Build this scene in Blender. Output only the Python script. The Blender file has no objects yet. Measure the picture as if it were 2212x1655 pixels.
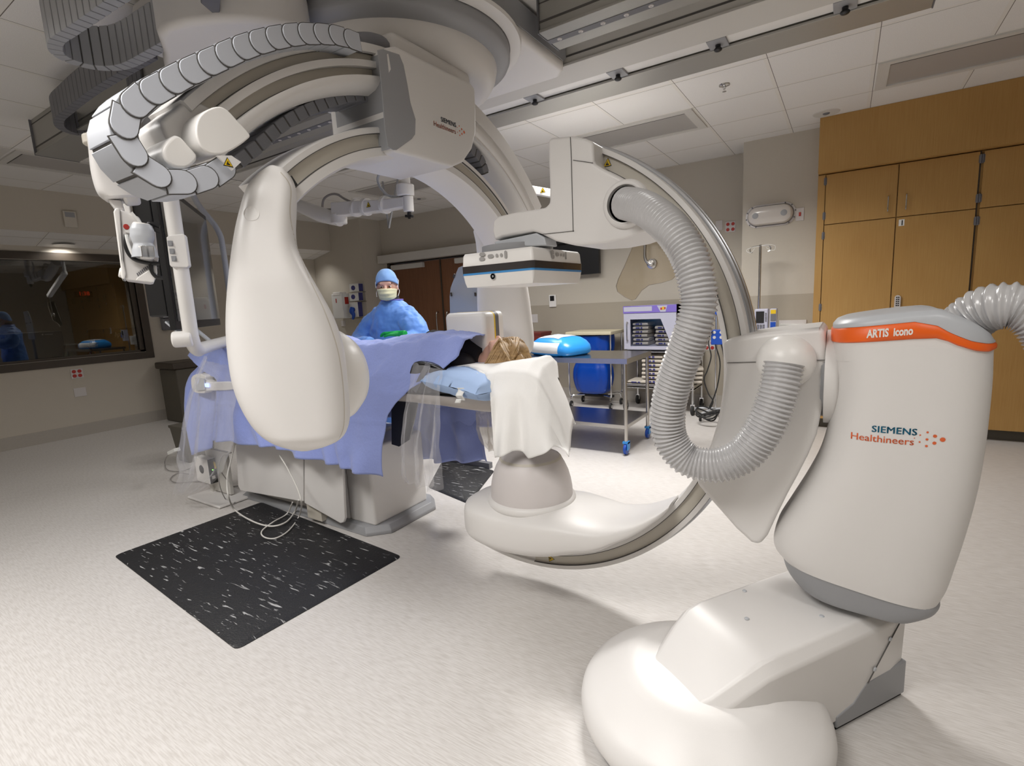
import bpy, bmesh, math, random
from mathutils import Vector, Matrix, noise
from mathutils.bvhtree import BVHTree
random.seed(7)
PI = math.pi; R = math.radians
scene = bpy.context.scene
col = scene.collection
# ------------------------------------------------------------------ camera
W, H_, F = 2212.0, 1655.0, 1103.186
CAM = Vector((0, 0, 1.40))
Mc = Matrix.Rotation(R(33.24156), 3, 'Z') @ Matrix(((1,0,0),(0,0,-1),(0,1,0))) @ Matrix.Rotation(R(-8.96924), 3, 'X') @ Matrix.Rotation(R(-2.95865), 3, 'Z')
cd = bpy.data.cameras.new('camera'); cam = bpy.data.objects.new('camera', cd); col.objects.link(cam)
cd.sensor_fit = 'HORIZONTAL'; cd.sensor_width = 36.0; cd.lens = F/W*36.0; cd.clip_start = 0.02; cd.clip_end = 60
cam.matrix_world = Matrix.Translation(CAM) @ Mc.to_4x4()
scene.camera = cam
def at(x, y, X=None, Y=None, Z=None):
    """the world point a survey sight line meets on the plane X=, Y= or Z="""
    r = Mc @ Vector(((x-W/2)/F, -(y-H_/2)/F, -1))
    if X is not None: t = (X-CAM.x)/r.x
    elif Y is not None: t = (Y-CAM.y)/r.y
    else: t = (Z-CAM.z)/r.z
    return CAM + r*t
def atp(x, y, P, N):
    r = Mc @ Vector(((x-W/2)/F, -(y-H_/2)/F, -1))
    return CAM + r*((P-CAM).dot(N)/r.dot(N))
# ------------------------------------------------------------------ materials
def mat(name, c, rough=.5, metal=0, noise_amt=0, nscale=30, stretch=(1,1,1), bump=0, bscale=200, coat=0, emit=None, es=0, alpha=1, trans=0, spec=.5, c2=None, sheen=0):
    m = bpy.data.materials.new(name); m.use_nodes = True
    nt = m.node_tree; b = nt.nodes['Principled BSDF']; L = nt.links.new
    b.inputs['Base Color'].default_value = (*c, 1); b.inputs['Roughness'].default_value = rough
    b.inputs['Metallic'].default_value = metal; b.inputs['Specular IOR Level'].default_value = spec
    b.inputs['Coat Weight'].default_value = coat; b.inputs['Coat Roughness'].default_value = .15
    b.inputs['Sheen Weight'].default_value = sheen
    if trans: b.inputs['Transmission Weight'].default_value = trans
    if alpha < 1: b.inputs['Alpha'].default_value = alpha
    if emit: b.inputs['Emission Color'].default_value = (*emit, 1); b.inputs['Emission Strength'].default_value = es
    tc = nt.nodes.new('ShaderNodeTexCoord'); mp = nt.nodes.new('ShaderNodeMapping'); mp.inputs['Scale'].default_value = stretch
    L(tc.outputs['Object'], mp.inputs['Vector'])
    n = nt.nodes.new('ShaderNodeTexNoise'); n.inputs['Scale'].default_value = nscale; n.inputs['Detail'].default_value = 4
    L(mp.outputs[0], n.inputs['Vector'])
    if noise_amt or c2:
        r = nt.nodes.new('ShaderNodeMix'); r.data_type = 'RGBA'
        k = c2 or tuple(max(0, v*(1-noise_amt)) for v in c)
        r.inputs[6].default_value = (*c, 1); r.inputs[7].default_value = (*k, 1)
        L(n.outputs['Fac'], r.inputs[0]); L(r.outputs[2], b.inputs['Base Color'])
    if bump:
        n2 = nt.nodes.new('ShaderNodeTexNoise'); n2.inputs['Scale'].default_value = bscale; L(mp.outputs[0], n2.inputs['Vector'])
        bp = nt.nodes.new('ShaderNodeBump'); bp.inputs['Strength'].default_value = bump; bp.inputs['Distance'].default_value = .003
        L(n2.outputs['Fac'], bp.inputs['Height']); L(bp.outputs[0], b.inputs['Normal'])
    return m
M = {}
M['white'] = mat('white_plastic', (.79,.77,.75), .38, noise_amt=.03, nscale=4, bump=.05, bscale=500)
M['white2'] = mat('bright_white_plastic', (.84,.82,.79), .35)
M['tan'] = mat('warm_grey_strip', (.60,.56,.485), .42)
M['grey'] = mat('mid_grey_plastic', (.33,.335,.35), .45)
M['dgrey'] = mat('dark_grey_plastic', (.15,.15,.165), .5)
M['lgrey'] = mat('light_grey_plastic', (.52,.54,.57), .4)
M['chain'] = mat('chain_grey_plastic', (.46,.48,.52), .42)
M['chaind'] = mat('chain_dark_plastic', (.21,.215,.24), .5)
M['hose'] = mat('hose_grey_vinyl', (.55,.545,.55), .25, coat=.5)
M['silver'] = mat('brushed_silver', (.62,.63,.66), .28, .9, stretch=(1,60,60), noise_amt=.15)
M['steel'] = mat('stainless_steel', (.55,.53,.50), .25, 1.0, stretch=(40,1,1), noise_amt=.12)
M['chrome'] = mat('chrome', (.7,.7,.7), .12, 1.0)
M['rail'] = mat('anodised_aluminium', (.42,.41,.38), .42, .55, stretch=(1,30,30), noise_amt=.08)
M['railw'] = mat('painted_rail', (.62,.60,.56), .5)
M['black'] = mat('black_plastic', (.012,.012,.013), .35)
M['rubber'] = mat('black_rubber', (.02,.02,.02), .7)
M['pad'] = mat('black_vinyl', (.018,.018,.02), .28, bump=.5, bscale=18)
M['orange'] = mat('orange_paint', (.87,.13,.01), .4)
M['teal'] = mat('petrol_ink', (.0,.12,.21), .5)
M['navyink'] = mat('navy_ink', (.01,.03,.08), .5)
M['orink'] = mat('orange_ink', (.75,.14,.04), .5)
M['whiteink'] = mat('white_ink', (.85,.8,.75), .5)
M['yellow'] = mat('warning_yellow', (.75,.50,.01), .5)
M['ydetail'] = mat('yellow_line', (.8,.55,.03), .45)
M['blueline'] = mat('blue_line', (.06,.28,.62), .4)
M['keygrey'] = mat('key_grey', (.36,.35,.34), .5)
M['line'] = mat('panel_gap', (.09,.085,.08), .7)
M['drape'] = mat('blue_surgical_fabric', (.30,.37,.76), .8, noise_amt=.14, nscale=160, bump=.8, bscale=38, sheen=.3)
M['gown'] = mat('blue_gown_fabric', (.12,.30,.76), .55, noise_amt=.12, nscale=20, bump=.3, bscale=30, sheen=.3)
M['cap'] = mat('pale_blue_fabric', (.25,.45,.82), .75, bump=.6, bscale=40, sheen=.2)
M['mask'] = mat('pale_yellow_fabric', (.72,.69,.45), .8, bump=.2, bscale=60)
M['skin'] = mat('skin', (.78,.46,.35), .5, noise_amt=.1, nscale=12); M['skin'].node_tree.nodes['Principled BSDF'].inputs['Subsurface Weight'].default_value = .1
M['glove'] = mat('green_glove', (.0,.33,.05), .45)
M['eye'] = mat('eye_white', (.7,.66,.62), .3); M['iris'] = mat('brown_iris', (.03,.015,.008), .3); M['brow'] = mat('brown_brow', (.12,.05,.025), .8)
M['dcloth'] = mat('dark_cloth', (.012,.010,.014), .8)
M['hair'] = mat('blond_hair', (.60,.39,.17), .6, c2=(.09,.04,.013), nscale=14, stretch=(1,3,6))
M['sheet'] = mat('white_sheet', (.86,.85,.83), .8, bump=.2, bscale=200, sheen=.2)
M['pillow'] = mat('light_blue_pillowcase', (.38,.52,.78), .75, bump=.2, bscale=200)
M['plastic'] = mat('clear_plastic_film', (.82,.82,.86), .14, alpha=.26, bump=1.0, bscale=22, spec=.9)
M['plastic2'] = mat('milky_plastic_film', (.74,.70,.64), .25, alpha=.5, bump=.8, bscale=20)
def glass_mat(name, tint, ior):
    m = bpy.data.materials.new(name); m.use_nodes = True; nt = m.node_tree; nt.nodes.clear(); L = nt.links.new
    o = nt.nodes.new('ShaderNodeOutputMaterial'); mx = nt.nodes.new('ShaderNodeMixShader'); t = nt.nodes.new('ShaderNodeBsdfTransparent'); t.inputs[0].default_value = (*tint,1)
    g = nt.nodes.new('ShaderNodeBsdfGlossy'); g.inputs['Roughness'].default_value = .01; f = nt.nodes.new('ShaderNodeFresnel'); f.inputs[0].default_value = ior
    L(f.outputs[0], mx.inputs[0]); L(t.outputs[0], mx.inputs[1]); L(g.outputs[0], mx.inputs[2]); L(mx.outputs[0], o.inputs[0]); return m
M['glassd'] = glass_mat('window_glass', (.62,.62,.60), 1.9)
M['screen'] = mat('glossy_display_glass', (.035,.04,.045), .03, spec=1.0, coat=1.0)
M['brownf'] = mat('bronze_window_frame', (.055,.042,.03), .45)
M['bin'] = mat('taupe_bin_plastic', (.10,.09,.07), .6)
M['red'] = mat('red_plastic', (.45,.03,.02), .5)
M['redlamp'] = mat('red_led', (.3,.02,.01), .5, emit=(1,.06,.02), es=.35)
M['greenled'] = mat('green_led', (.1,.8,.1), .5, emit=(.2,1,.1), es=3)
M['lamp'] = mat('lamp_lens', (1,1,1), .5, emit=(1,.97,.9), es=6)
M['blueplas'] = mat('royal_blue_plastic', (.01,.07,.42), .35)
M['bluebag'] = mat('blue_bag_film', (.0,.05,.36), .3, bump=.8, bscale=10)
M['brightblue'] = mat('bright_blue_film', (.03,.30,.78), .28, bump=.5, bscale=12)
M['cream'] = mat('cream_plastic', (.62,.56,.40), .5)
M['blanket'] = mat('cream_blanket', (.55,.50,.43), .9, bump=.5, bscale=120)
M['purple'] = mat('purple_stripe', (.05,.05,.2), .8)
M['warmer'] = mat('lilac_grey_enamel', (.50,.50,.60), .3)
M['violet'] = mat('violet_print', (.22,.16,.55), .4)
M['paper'] = mat('white_label', (.8,.8,.78), .6)
M['plate'] = mat('steel_wall_plate', (.62,.59,.58), .35)
M['shieldg'] = mat('grey_leaded_acrylic', (.36,.36,.355), .2)
M['cable_w'] = mat('white_cable', (.72,.70,.66), .45); M['cable_g'] = mat('grey_cable', (.33,.31,.30), .5)
M['wood_d'] = mat('walnut_door', (.24,.11,.055), .38, c2=(.16,.068,.034), nscale=5, stretch=(9,9,.7))
M['tile_fix'] = mat('fixture_lens', (.42,.40,.38), .35, noise_amt=.05, nscale=200)
M['blueglow'] = mat('blue_light', (.3,.4,.9), .4, emit=(.4,.5,1), es=1.5)
M['acrylic'] = glass_mat('clear_acrylic', (.90,.86,.79), 1.35)
def wood():
    m = mat('maple_laminate', (.47,.27,.085), .42); nt = m.node_tree; L = nt.links.new; b = nt.nodes['Principled BSDF']
    tc = nt.nodes.new('ShaderNodeTexCoord'); mp = nt.nodes.new('ShaderNodeMapping'); mp.inputs['Scale'].default_value = (60, 60, 1.5); L(tc.outputs['Object'], mp.inputs[0])
    n = nt.nodes.new('ShaderNodeTexNoise'); n.inputs['Scale'].default_value = 2.5; n.inputs['Detail'].default_value = 6; L(mp.outputs[0], n.inputs[0])
    n2 = nt.nodes.new('ShaderNodeTexNoise'); n2.inputs['Scale'].default_value = 1.7; L(tc.outputs['Object'], n2.inputs[0])
    a = nt.nodes.new('ShaderNodeMath'); a.operation = 'ADD'; a.use_clamp = True; s = nt.nodes.new('ShaderNodeMath'); s.operation = 'MULTIPLY'; s.inputs[1].default_value = .5
    L(n.outputs[0], s.inputs[0]); s2 = nt.nodes.new('ShaderNodeMath'); s2.operation = 'MULTIPLY'; s2.inputs[1].default_value = .5; L(n2.outputs[0], s2.inputs[0]); L(s.outputs[0], a.inputs[0]); L(s2.outputs[0], a.inputs[1])
    r = nt.nodes.new('ShaderNodeValToRGB'); r.color_ramp.elements[0].position = .3; r.color_ramp.elements[0].color = (.40,.215,.06,1); r.color_ramp.elements[1].position = .7; r.color_ramp.elements[1].color = (.50,.30,.10,1)
    L(a.outputs[0], r.inputs[0]); L(r.outputs[0], b.inputs['Base Color']); return m
M['wood'] = wood()
def floor_mat():
    m = mat('sheet_vinyl_floor', (.6,.57,.54), .42, coat=.12); nt = m.node_tree; L = nt.links.new; b = nt.nodes['Principled BSDF']
    tc = nt.nodes.new('ShaderNodeTexCoord'); mp = nt.nodes.new('ShaderNodeMapping'); mp.inputs['Scale'].default_value = (10, 140, 1); mp.inputs['Rotation'].default_value = (0,0,R(4)); L(tc.outputs['Object'], mp.inputs[0])
    n = nt.nodes.new('ShaderNodeTexNoise'); n.inputs['Scale'].default_value = 1.6; n.inputs['Detail'].default_value = 5; L(mp.outputs[0], n.inputs[0])
    r = nt.nodes.new('ShaderNodeValToRGB'); r.color_ramp.elements[0].position = .36; r.color_ramp.elements[0].color = (.55,.52,.49,1); r.color_ramp.elements[1].position = .6; r.color_ramp.elements[1].color = (.66,.635,.61,1)
    L(n.outputs[0], r.inputs[0]); L(r.outputs[0], b.inputs['Base Color'])
    rr = nt.nodes.new('ShaderNodeMapRange'); rr.inputs[3].default_value = .36; rr.inputs[4].default_value = .5; L(n.outputs[0], rr.inputs[0]); L(rr.outputs[0], b.inputs['Roughness']); return m
M['floor'] = floor_mat()
def mat_mat():
    m = mat('marbled_rubber', (.012,.012,.013), .55, bump=.8, bscale=120); nt = m.node_tree; L = nt.links.new; b = nt.nodes['Principled BSDF']
    tc = nt.nodes.new('ShaderNodeTexCoord'); mp = nt.nodes.new('ShaderNodeMapping'); mp.inputs['Scale'].default_value = (9, 62, 1); mp.inputs['Rotation'].default_value = (0,0,R(-62)); L(tc.outputs['Object'], mp.inputs[0])
    n = nt.nodes.new('ShaderNodeTexNoise'); n.inputs['Scale'].default_value = 1.0; n.inputs['Detail'].default_value = 3; n.inputs['Distortion'].default_value = .5; L(mp.outputs[0], n.inputs[0])
    r = nt.nodes.new('ShaderNodeValToRGB'); r.color_ramp.elements[0].position = .625; r.color_ramp.elements[0].color = (.012,.012,.014,1); r.color_ramp.elements[1].position = .69; r.color_ramp.elements[1].color = (.42,.42,.42,1)
    L(n.outputs[0], r.inputs[0]); L(r.outputs[0], b.inputs['Base Color']); return m
M['antifatigue'] = mat_mat()
def ceil_mat():
    m = mat('ceiling_tiles', (.6,.6,.6), .9); nt = m.node_tree; L = nt.links.new; b = nt.nodes['Principled BSDF']
    g = nt.nodes.new('ShaderNodeNewGeometry'); sp = nt.nodes.new('ShaderNodeSeparateXYZ'); L(g.outputs['Position'], sp.inputs[0])
    def band(sock, off, wid):
        a = nt.nodes.new('ShaderNodeMath'); a.operation = 'ADD'; a.inputs[1].default_value = off; L(sock, a.inputs[0])
        d = nt.nodes.new('ShaderNodeMath'); d.operation = 'DIVIDE'; d.inputs[1].default_value = .61; L(a.outputs[0], d.inputs[0])
        f = nt.nodes.new('ShaderNodeMath'); f.operation = 'FRACT'; L(d.outputs[0], f.inputs[0])
        l = nt.nodes.new('ShaderNodeMath'); l.operation = 'LESS_THAN'; l.inputs[1].default_value = wid/.61; L(f.outputs[0], l.inputs[0]); return l.outputs[0]
    bx = band(sp.outputs['X'], 61+1.124+.012, .024); by = band(sp.outputs['Y'], 61-4.03+.012, .024)
    ex = band(sp.outputs['X'], 61+1.124-.012, .004); ey = band(sp.outputs['Y'], 61-4.03-.012, .004)
    mx = nt.nodes.new('ShaderNodeMath'); mx.operation = 'MAXIMUM'; L(bx, mx.inputs[0]); L(by, mx.inputs[1])
    me = nt.nodes.new('ShaderNodeMath'); me.operation = 'MAXIMUM'; L(ex, me.inputs[0]); L(ey, me.inputs[1])
    n = nt.nodes.new('ShaderNodeTexNoise'); n.inputs['Scale'].default_value = 260; L(g.outputs['Position'], n.inputs[0])
    tr = nt.nodes.new('ShaderNodeValToRGB'); tr.color_ramp.elements[0].position = .3; tr.color_ramp.elements[0].color = (.72,.70,.67,1); tr.color_ramp.elements[1].position = .6; tr.color_ramp.elements[1].color = (.80,.78,.75,1); L(n.outputs[0], tr.inputs[0])
    c1 = nt.nodes.new('ShaderNodeMix'); c1.data_type = 'RGBA'; L(mx.outputs[0], c1.inputs[0]); L(tr.outputs[0], c1.inputs[6]); c1.inputs[7].default_value = (.76,.73,.68,1)
    c2 = nt.nodes.new('ShaderNodeMix'); c2.data_type = 'RGBA'; L(me.outputs[0], c2.inputs[0]); L(c1.outputs[2], c2.inputs[6]); c2.inputs[7].default_value = (.16,.14,.12,1)
    L(c2.outputs[2], b.inputs['Base Color'])
    bp = nt.nodes.new('ShaderNodeBump'); bp.inputs['Strength'].default_value = .4; bp.inputs['Distance'].default_value = .01; L(mx.outputs[0], bp.inputs['Height']); L(bp.outputs[0], b.inputs['Normal']); return m
M['ceil'] = ceil_mat()
M['wall'] = mat('wall_vinyl', (.56,.515,.44), .75, noise_amt=.05, nscale=90, bump=.15, bscale=300)
M['wallbase'] = mat('wall_base_vinyl', (.46,.425,.375), .6, noise_amt=.15, nscale=120)
# ------------------------------------------------------------------ mesh helpers
class MB:
    def __init__(s): s.v = []; s.f = []; s.m = []
    def add(s, v, f, m=0):
        o = len(s.v); s.v += [Vector(p) for p in v]; s.f += [tuple(i+o for i in q) for q in f]; s.m += [m]*len(f); return s
    def box(s, a, b, m=0, rz=0, c=None):
        x0,y0,z0 = a; x1,y1,z1 = b
        v = [Vector(p) for p in ((x0,y0,z0),(x1,y0,z0),(x1,y1,z0),(x0,y1,z0),(x0,y0,z1),(x1,y0,z1),(x1,y1,z1),(x0,y1,z1))]
        if rz:
            c = Vector(c) if c else sum(v, Vector())/8; q = Matrix.Rotation(rz, 3, 'Z'); v = [q @ (p-c)+c for p in v]
        return s.add(v, [(0,3,2,1),(4,5,6,7),(0,1,5,4),(1,2,6,5),(2,3,7,6),(3,0,4,7)], m)
    def bar(s, p, q, w, h, up=(0,0,1), m=0):
        p = Vector(p); q = Vector(q); d = (q-p).normalized(); u = Vector(up); a = d.cross(u)
        if a.length < 1e-4: a = d.cross(Vector((1,0,0)))
        a.normalize(); b = a.cross(d).normalized(); v = []
        for o in (p, q):
            for sa, sb in ((-1,-1),(1,-1),(1,1),(-1,1)): v.append(o+a*sa*w/2+b*sb*h/2)
        return s.add(v, [(3,2,1,0),(4,5,6,7),(0,1,5,4),(1,2,6,5),(2,3,7,6),(3,0,4,7)], m)
    def rings(s, rings, m=0, cap0=True, cap1=True, closed=False):
        n = len(rings[0]); o = len(s.v)
        for r in rings: s.v += [Vector(p) for p in r]
        K = len(rings)
        for k in range(K if closed else K-1):
            a = o+k*n; b = o+((k+1) % K)*n
            for i in range(n):
                j = (i+1) % n; s.f.append((a+i, a+j, b+j, b+i)); s.m.append(m)
        if not closed:
            if cap0: s.f.append(tuple(o+i for i in range(n-1,-1,-1))); s.m.append(m)
            if cap1: s.f.append(tuple(o+(K-1)*n+i for i in range(n))); s.m.append(m)
        return s
    def grid(s, P, m=0):
        o = len(s.v); nu = len(P); nv = len(P[0])
        for r in P: s.v += [Vector(p) for p in r]
        for i in range(nu-1):
            for j in range(nv-1):
                a = o+i*nv+j; s.f.append((a, a+nv, a+nv+1, a+1)); s.m.append(m)
        return s
    def lathe(s, prof, c, ax='Z', n=48, m=0):
        c = Vector(c); rs = []
        e = {'Z':(Vector((1,0,0)),Vector((0,1,0)),Vector((0,0,1))), 'Y':(Vector((0,0,1)),Vector((1,0,0)),Vector((0,1,0))), 'X':(Vector((0,1,0)),Vector((0,0,1)),Vector((1,0,0)))}[ax] if isinstance(ax, str) else ax
        for r, h in prof: rs.append([c+e[0]*(r*math.cos(2*PI*i/n))+e[1]*(r*math.sin(2*PI*i/n))+e[2]*h for i in range(n)])
        return s.rings(rs, m)
    def cyl(s, p, q, r, r2=None, n=20, m=0):
        p = Vector(p); q = Vector(q); d = (q-p); L_ = d.length; d.normalize(); a = d.orthogonal().normalized(); b = d.cross(a)
        return s.lathe([(r,0),(r if r2 is None else r2, L_)], p, (a,b,d), n, m)
    def tube(s, pts, rad, n=10, m=0, steps=8, spline=True, caps=True):
        pts = [Vector(p) for p in pts]
        if spline: pts, ts = catmull(pts, steps)
        else: ts = list(range(len(pts)))
        rs = []; up = None
        for i, p in enumerate(pts):
            d = (pts[min(i+1, len(pts)-1)]-pts[max(i-1, 0)]).normalized()
            if up is None: up = d.orthogonal().normalized()
            up = (up-d*up.dot(d)).normalized(); b = d.cross(up)
            r = rad(i/(len(pts)-1)) if callable(rad) else (rad if not isinstance(rad, (list, tuple)) else lerp_list(rad, i/(len(pts)-1)))
            rs.append([p+up*r*math.cos(2*PI*k/n)+b*r*math.sin(2*PI*k/n) for k in range(n)])
        return s.rings(rs, m, caps, caps)
    def prism(s, outline, off, m=0):
        """outline: planar loop of 3-D points, off: extrusion vector"""
        n = len(outline); off = Vector(off); a = [Vector(p) for p in outline]; o = len(s.v)
        s.v += a+[p+off for p in a]
        s.f.append(tuple(o+i for i in range(n))); s.m.append(m); s.f.append(tuple(o+n+i for i in range(n-1,-1,-1))); s.m.append(m)
        for i in range(n):
            j = (i+1) % n; s.f.append((o+i, o+n+i, o+n+j, o+j)); s.m.append(m)
        return s
    def ball(s, c, r, n=20, m=0, k=12):
        c = Vector(c); r = (r,)*3 if not isinstance(r, (tuple, list)) else r; rs = []
        for i in range(k+1):
            t = PI*(i+.001)/(k+.002); rs.append([c+Vector((r[0]*math.sin(t)*math.cos(2*PI*j/n), r[1]*math.sin(t)*math.sin(2*PI*j/n), -r[2]*math.cos(t))) for j in range(n)])
        return s.rings(rs, m)
def lerp_list(L_, t):
    x = t*(len(L_)-1); i = min(int(x), len(L_)-2); return L_[i]+(L_[i+1]-L_[i])*(x-i)
def catmull(p, steps=8):
    q = [2*p[0]-p[1]]+list(p)+[2*p[-1]-p[-2]]; out = []; ts = []
    for i in range(1, len(q)-2):
        for k in range(steps):
            t = k/steps; a,b,c,d = q[i-1],q[i],q[i+1],q[i+2]
            out.append(.5*((2*b)+(c-a)*t+(2*a-5*b+4*c-d)*t*t+(3*b-a-3*c+d)*t**3)); ts.append(i-1+t)
    out.append(p[-1]); ts.append(len(p)-1); return out, ts
def smooth_loop(p, steps=5):
    n = len(p); out = []
    for i in range(n):
        a,b,c,d = p[i-1],p[i],p[(i+1)%n],p[(i+2)%n]
        for k in range(steps):
            t = k/steps; out.append(.5*((2*b)+(c-a)*t+(2*a-5*b+4*c-d)*t*t+(3*b-a-3*c+d)*t**3))
    return out
ORG = {}
def obj(name, mb, mats, parent=None, bevel=0, bseg=3, sub=0, angle=38, label=None, kind=None, smooth=True, solid=0, fuse=0, local=False, fix=True):
    me = bpy.data.meshes.new(name)
    org = ORG.get(parent.name, Vector()) if (parent and not local) else Vector()
    me.from_pydata([tuple(p-org) for p in mb.v], [], mb.f); me.validate()
    if not isinstance(mats, (list, tuple)): mats = [mats]
    for m in mats: me.materials.append(M[m] if isinstance(m, str) else m)
    if len(me.polygons) == len(mb.m): me.polygons.foreach_set('material_index', mb.m)
    if fix:
        bm = bmesh.new(); bm.from_mesh(me); bmesh.ops.remove_doubles(bm, verts=bm.verts, dist=1e-6); bmesh.ops.recalc_face_normals(bm, faces=bm.faces); bm.to_mesh(me); bm.free()
    o = bpy.data.objects.new(name, me); col.objects.link(o)
    if parent: o.parent = parent; ORG[o.name] = org
    if smooth:
        me.shade_smooth(); me.set_sharp_from_angle(angle=R(angle))
    if solid: md = o.modifiers.new('solid', 'SOLIDIFY'); md.thickness = solid; md.offset = 0
    if bevel:
        md = o.modifiers.new('bevel', 'BEVEL'); md.width = bevel; md.segments = bseg; md.limit_method = 'ANGLE'; md.angle_limit = R(35); md.harden_normals = True
    if fuse:
        md = o.modifiers.new('fuse', 'REMESH'); md.mode = 'VOXEL'; md.voxel_size = fuse; md.use_smooth_shade = True
        md = o.modifiers.new('smooth', 'SMOOTH'); md.iterations = 6; md.factor = .6
    if sub: md = o.modifiers.new('sub', 'SUBSURF'); md.levels = sub; md.render_levels = sub
    if label: o['label'] = label
    if kind: o['kind'] = kind
    return o
def tag(o, label, cat, group=None, kind=None):
    o['label'] = label; o['category'] = cat
    if group: o['group'] = group
    if kind: o['kind'] = kind
    return o
def thing(name, label, cat, loc=(0,0,0), group=None, rz=0):
    o = bpy.data.objects.new(name, None); o.empty_display_size = .05; col.objects.link(o); o.location = loc; o.rotation_euler[2] = rz
    ORG[o.name] = Vector(loc); return tag(o, label, cat, group)
def copy_tree(o, parent=None):
    c = o.copy(); col.objects.link(c)
    if parent: c.parent = parent
    for ch in [x for x in list(bpy.data.objects) if x.parent == o]: copy_tree(ch, c)
    return c
def mb_add_text(mb, s_, o_, ex, ey, size, m=0, depth=.001, bold=0, shear=0, xs=1, space=1, align='LEFT'):
    """letters as thin raised shapes: o_ origin, ex reading direction, ey up direction"""
    cu = bpy.data.curves.new('t', 'FONT'); cu.body = s_; cu.size = size; cu.extrude = depth/2; cu.offset = bold; cu.shear = shear; cu.space_character = space; cu.align_x = align; cu.resolution_u = 3
    t = bpy.data.objects.new('t', cu); col.objects.link(t); dg = bpy.context.evaluated_depsgraph_get()
    me = bpy.data.meshes.new_from_object(t.evaluated_get(dg)); ex = Vector(ex).normalized(); ey = Vector(ey).normalized(); ez = ex.cross(ey)
    mb.add([Vector(o_)+ex*v.co.x*xs+ey*v.co.y+ez*v.co.z for v in me.vertices], [tuple(p.vertices) for p in me.polygons], m)
    bpy.data.objects.remove(t); bpy.data.curves.remove(cu); bpy.data.meshes.remove(me); return mb
def bvh_of(objs):
    v = []; f = []; dg = bpy.context.evaluated_depsgraph_get(); dg.update()
    for o in objs:
        e = o.evaluated_get(dg); me = e.to_mesh(); k = len(v); v += [e.matrix_world @ x.co for x in me.vertices]; f += [tuple(i+k for i in p.vertices) for p in me.polygons]; e.to_mesh_clear()
    return BVHTree.FromPolygons(v, f)
def stick(mb, tree, d, lift=.0012):
    """lay flat marks onto a curved cover by moving each point along d until it meets the cover"""
    d = Vector(d).normalized(); last = None
    for i, p in enumerate(mb.v):
        h = tree.ray_cast(p-d*.6, d)
        if h[0] is not None: mb.v[i] = h[0]-d*lift; last = i
    return mb
def disc_mark(mb, c, ex, ey, r, n=14, m=0):
    c = Vector(c); ex = Vector(ex); ey = Vector(ey)
    mb.add([c+ex*r*math.cos(2*PI*i/n)+ey*r*math.sin(2*PI*i/n) for i in range(n)], [tuple(range(n))], m)
def warning(mb, c, ex, ey, s=.03, m0=0, m1=1):
    """yellow triangle with a black border and squashed-hand sign: faces stacked outwards"""
    c = Vector(c); ex = Vector(ex).normalized(); ey = Vector(ey).normalized(); ez = ex.cross(ey)
    def tri(k, z, m): mb.add([c+ex*x*k+ey*y*k+ez*z for x, y in ((-s*.55,-s*.42),(s*.55,-s*.42),(0,s*.55))], [(0,1,2)], m)
    tri(1, .0006, m1); tri(.8, .0012, m0)
    mb.add([c+ex*x*s+ey*y*s+ez*.0018 for x, y in ((-.22,-.26),(.2,-.26),(.2,-.16),(-.02,-.05),(.05,.1),(-.04,.12),(-.12,-.08))], [tuple(range(7))], m1)
def sect(C, u, w, n=32, e=2.6):
    r = []
    for i in range(n):
        a = 2*PI*i/n; ca, sa = math.cos(a), math.sin(a)
        r.append(C+u*math.copysign(abs(ca)**(2/e), ca)+w*math.copysign(abs(sa)**(2/e), sa))
    return r
def loft_rows(mb, rows, P, N, depth, e=2.6, n=32, round0=0, round1=0, back=0, m=0, steps=4):
    """body from measured rows (left and right edge of each level on the plane P,N), given real depth; back shifts it behind the plane"""
    P = Vector(P); N = Vector(N).normalized(); S = []
    pts = [(atp(xl, yl, P, N), atp(xr, yr, P, N)) for (xl, yl, xr, yr) in rows]
    Ls, _ = catmull([a for a, b in pts], steps); Rs, _ = catmull([b for a, b in pts], steps); K = len(Ls)
    for i, (a, b) in enumerate(zip(Ls, Rs)):
        t = i/(K-1); dp = depth(t) if callable(depth) else depth
        S.append(((a+b)/2+N*back, (b-a)/2, N*dp/2))
    rs = []
    def rnd(c, u, w, r, sgn, up):
        for k in range(5):
            a = PI/2*(k/5); s_ = math.sin(a) if sgn < 0 else math.sin(a)
            rs.append((c+up*sgn*r*(1-math.sin(a)), u*(1-(1-math.cos(PI/2-a))*1.0) if 0 else u*max(.02, 1-r/max(u.length,.01)*(1-math.sin(a+.0))), w*max(.02, 1-r/max(w.length,.01)*(1-math.sin(a)))))
    for c, u, w in S: rs.append((c, u, w))
    mb.rings([sect(c, u, w, n, e) for c, u, w in rs], m); return mb
def arc_sweep(mb, C, A, B, T, prof, a0, a1, n=64, m=0, closed=False):
    """sweep profile [(radius, offset along T)] about C; A, B span the arc plane"""
    C = Vector(C); A = Vector(A); B = Vector(B); T = Vector(T); rs = []
    for i in range(n+1 if not closed else n):
        a = R(a0+(a1-a0)*i/n); d = A*math.cos(a)+B*math.sin(a); rs.append([C+d*r+T*t for r, t in prof])
    return mb.rings(rs, m, closed=closed)
EX, EY, EZ = Vector((1,0,0)), Vector((0,1,0)), Vector((0,0,1))
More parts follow.
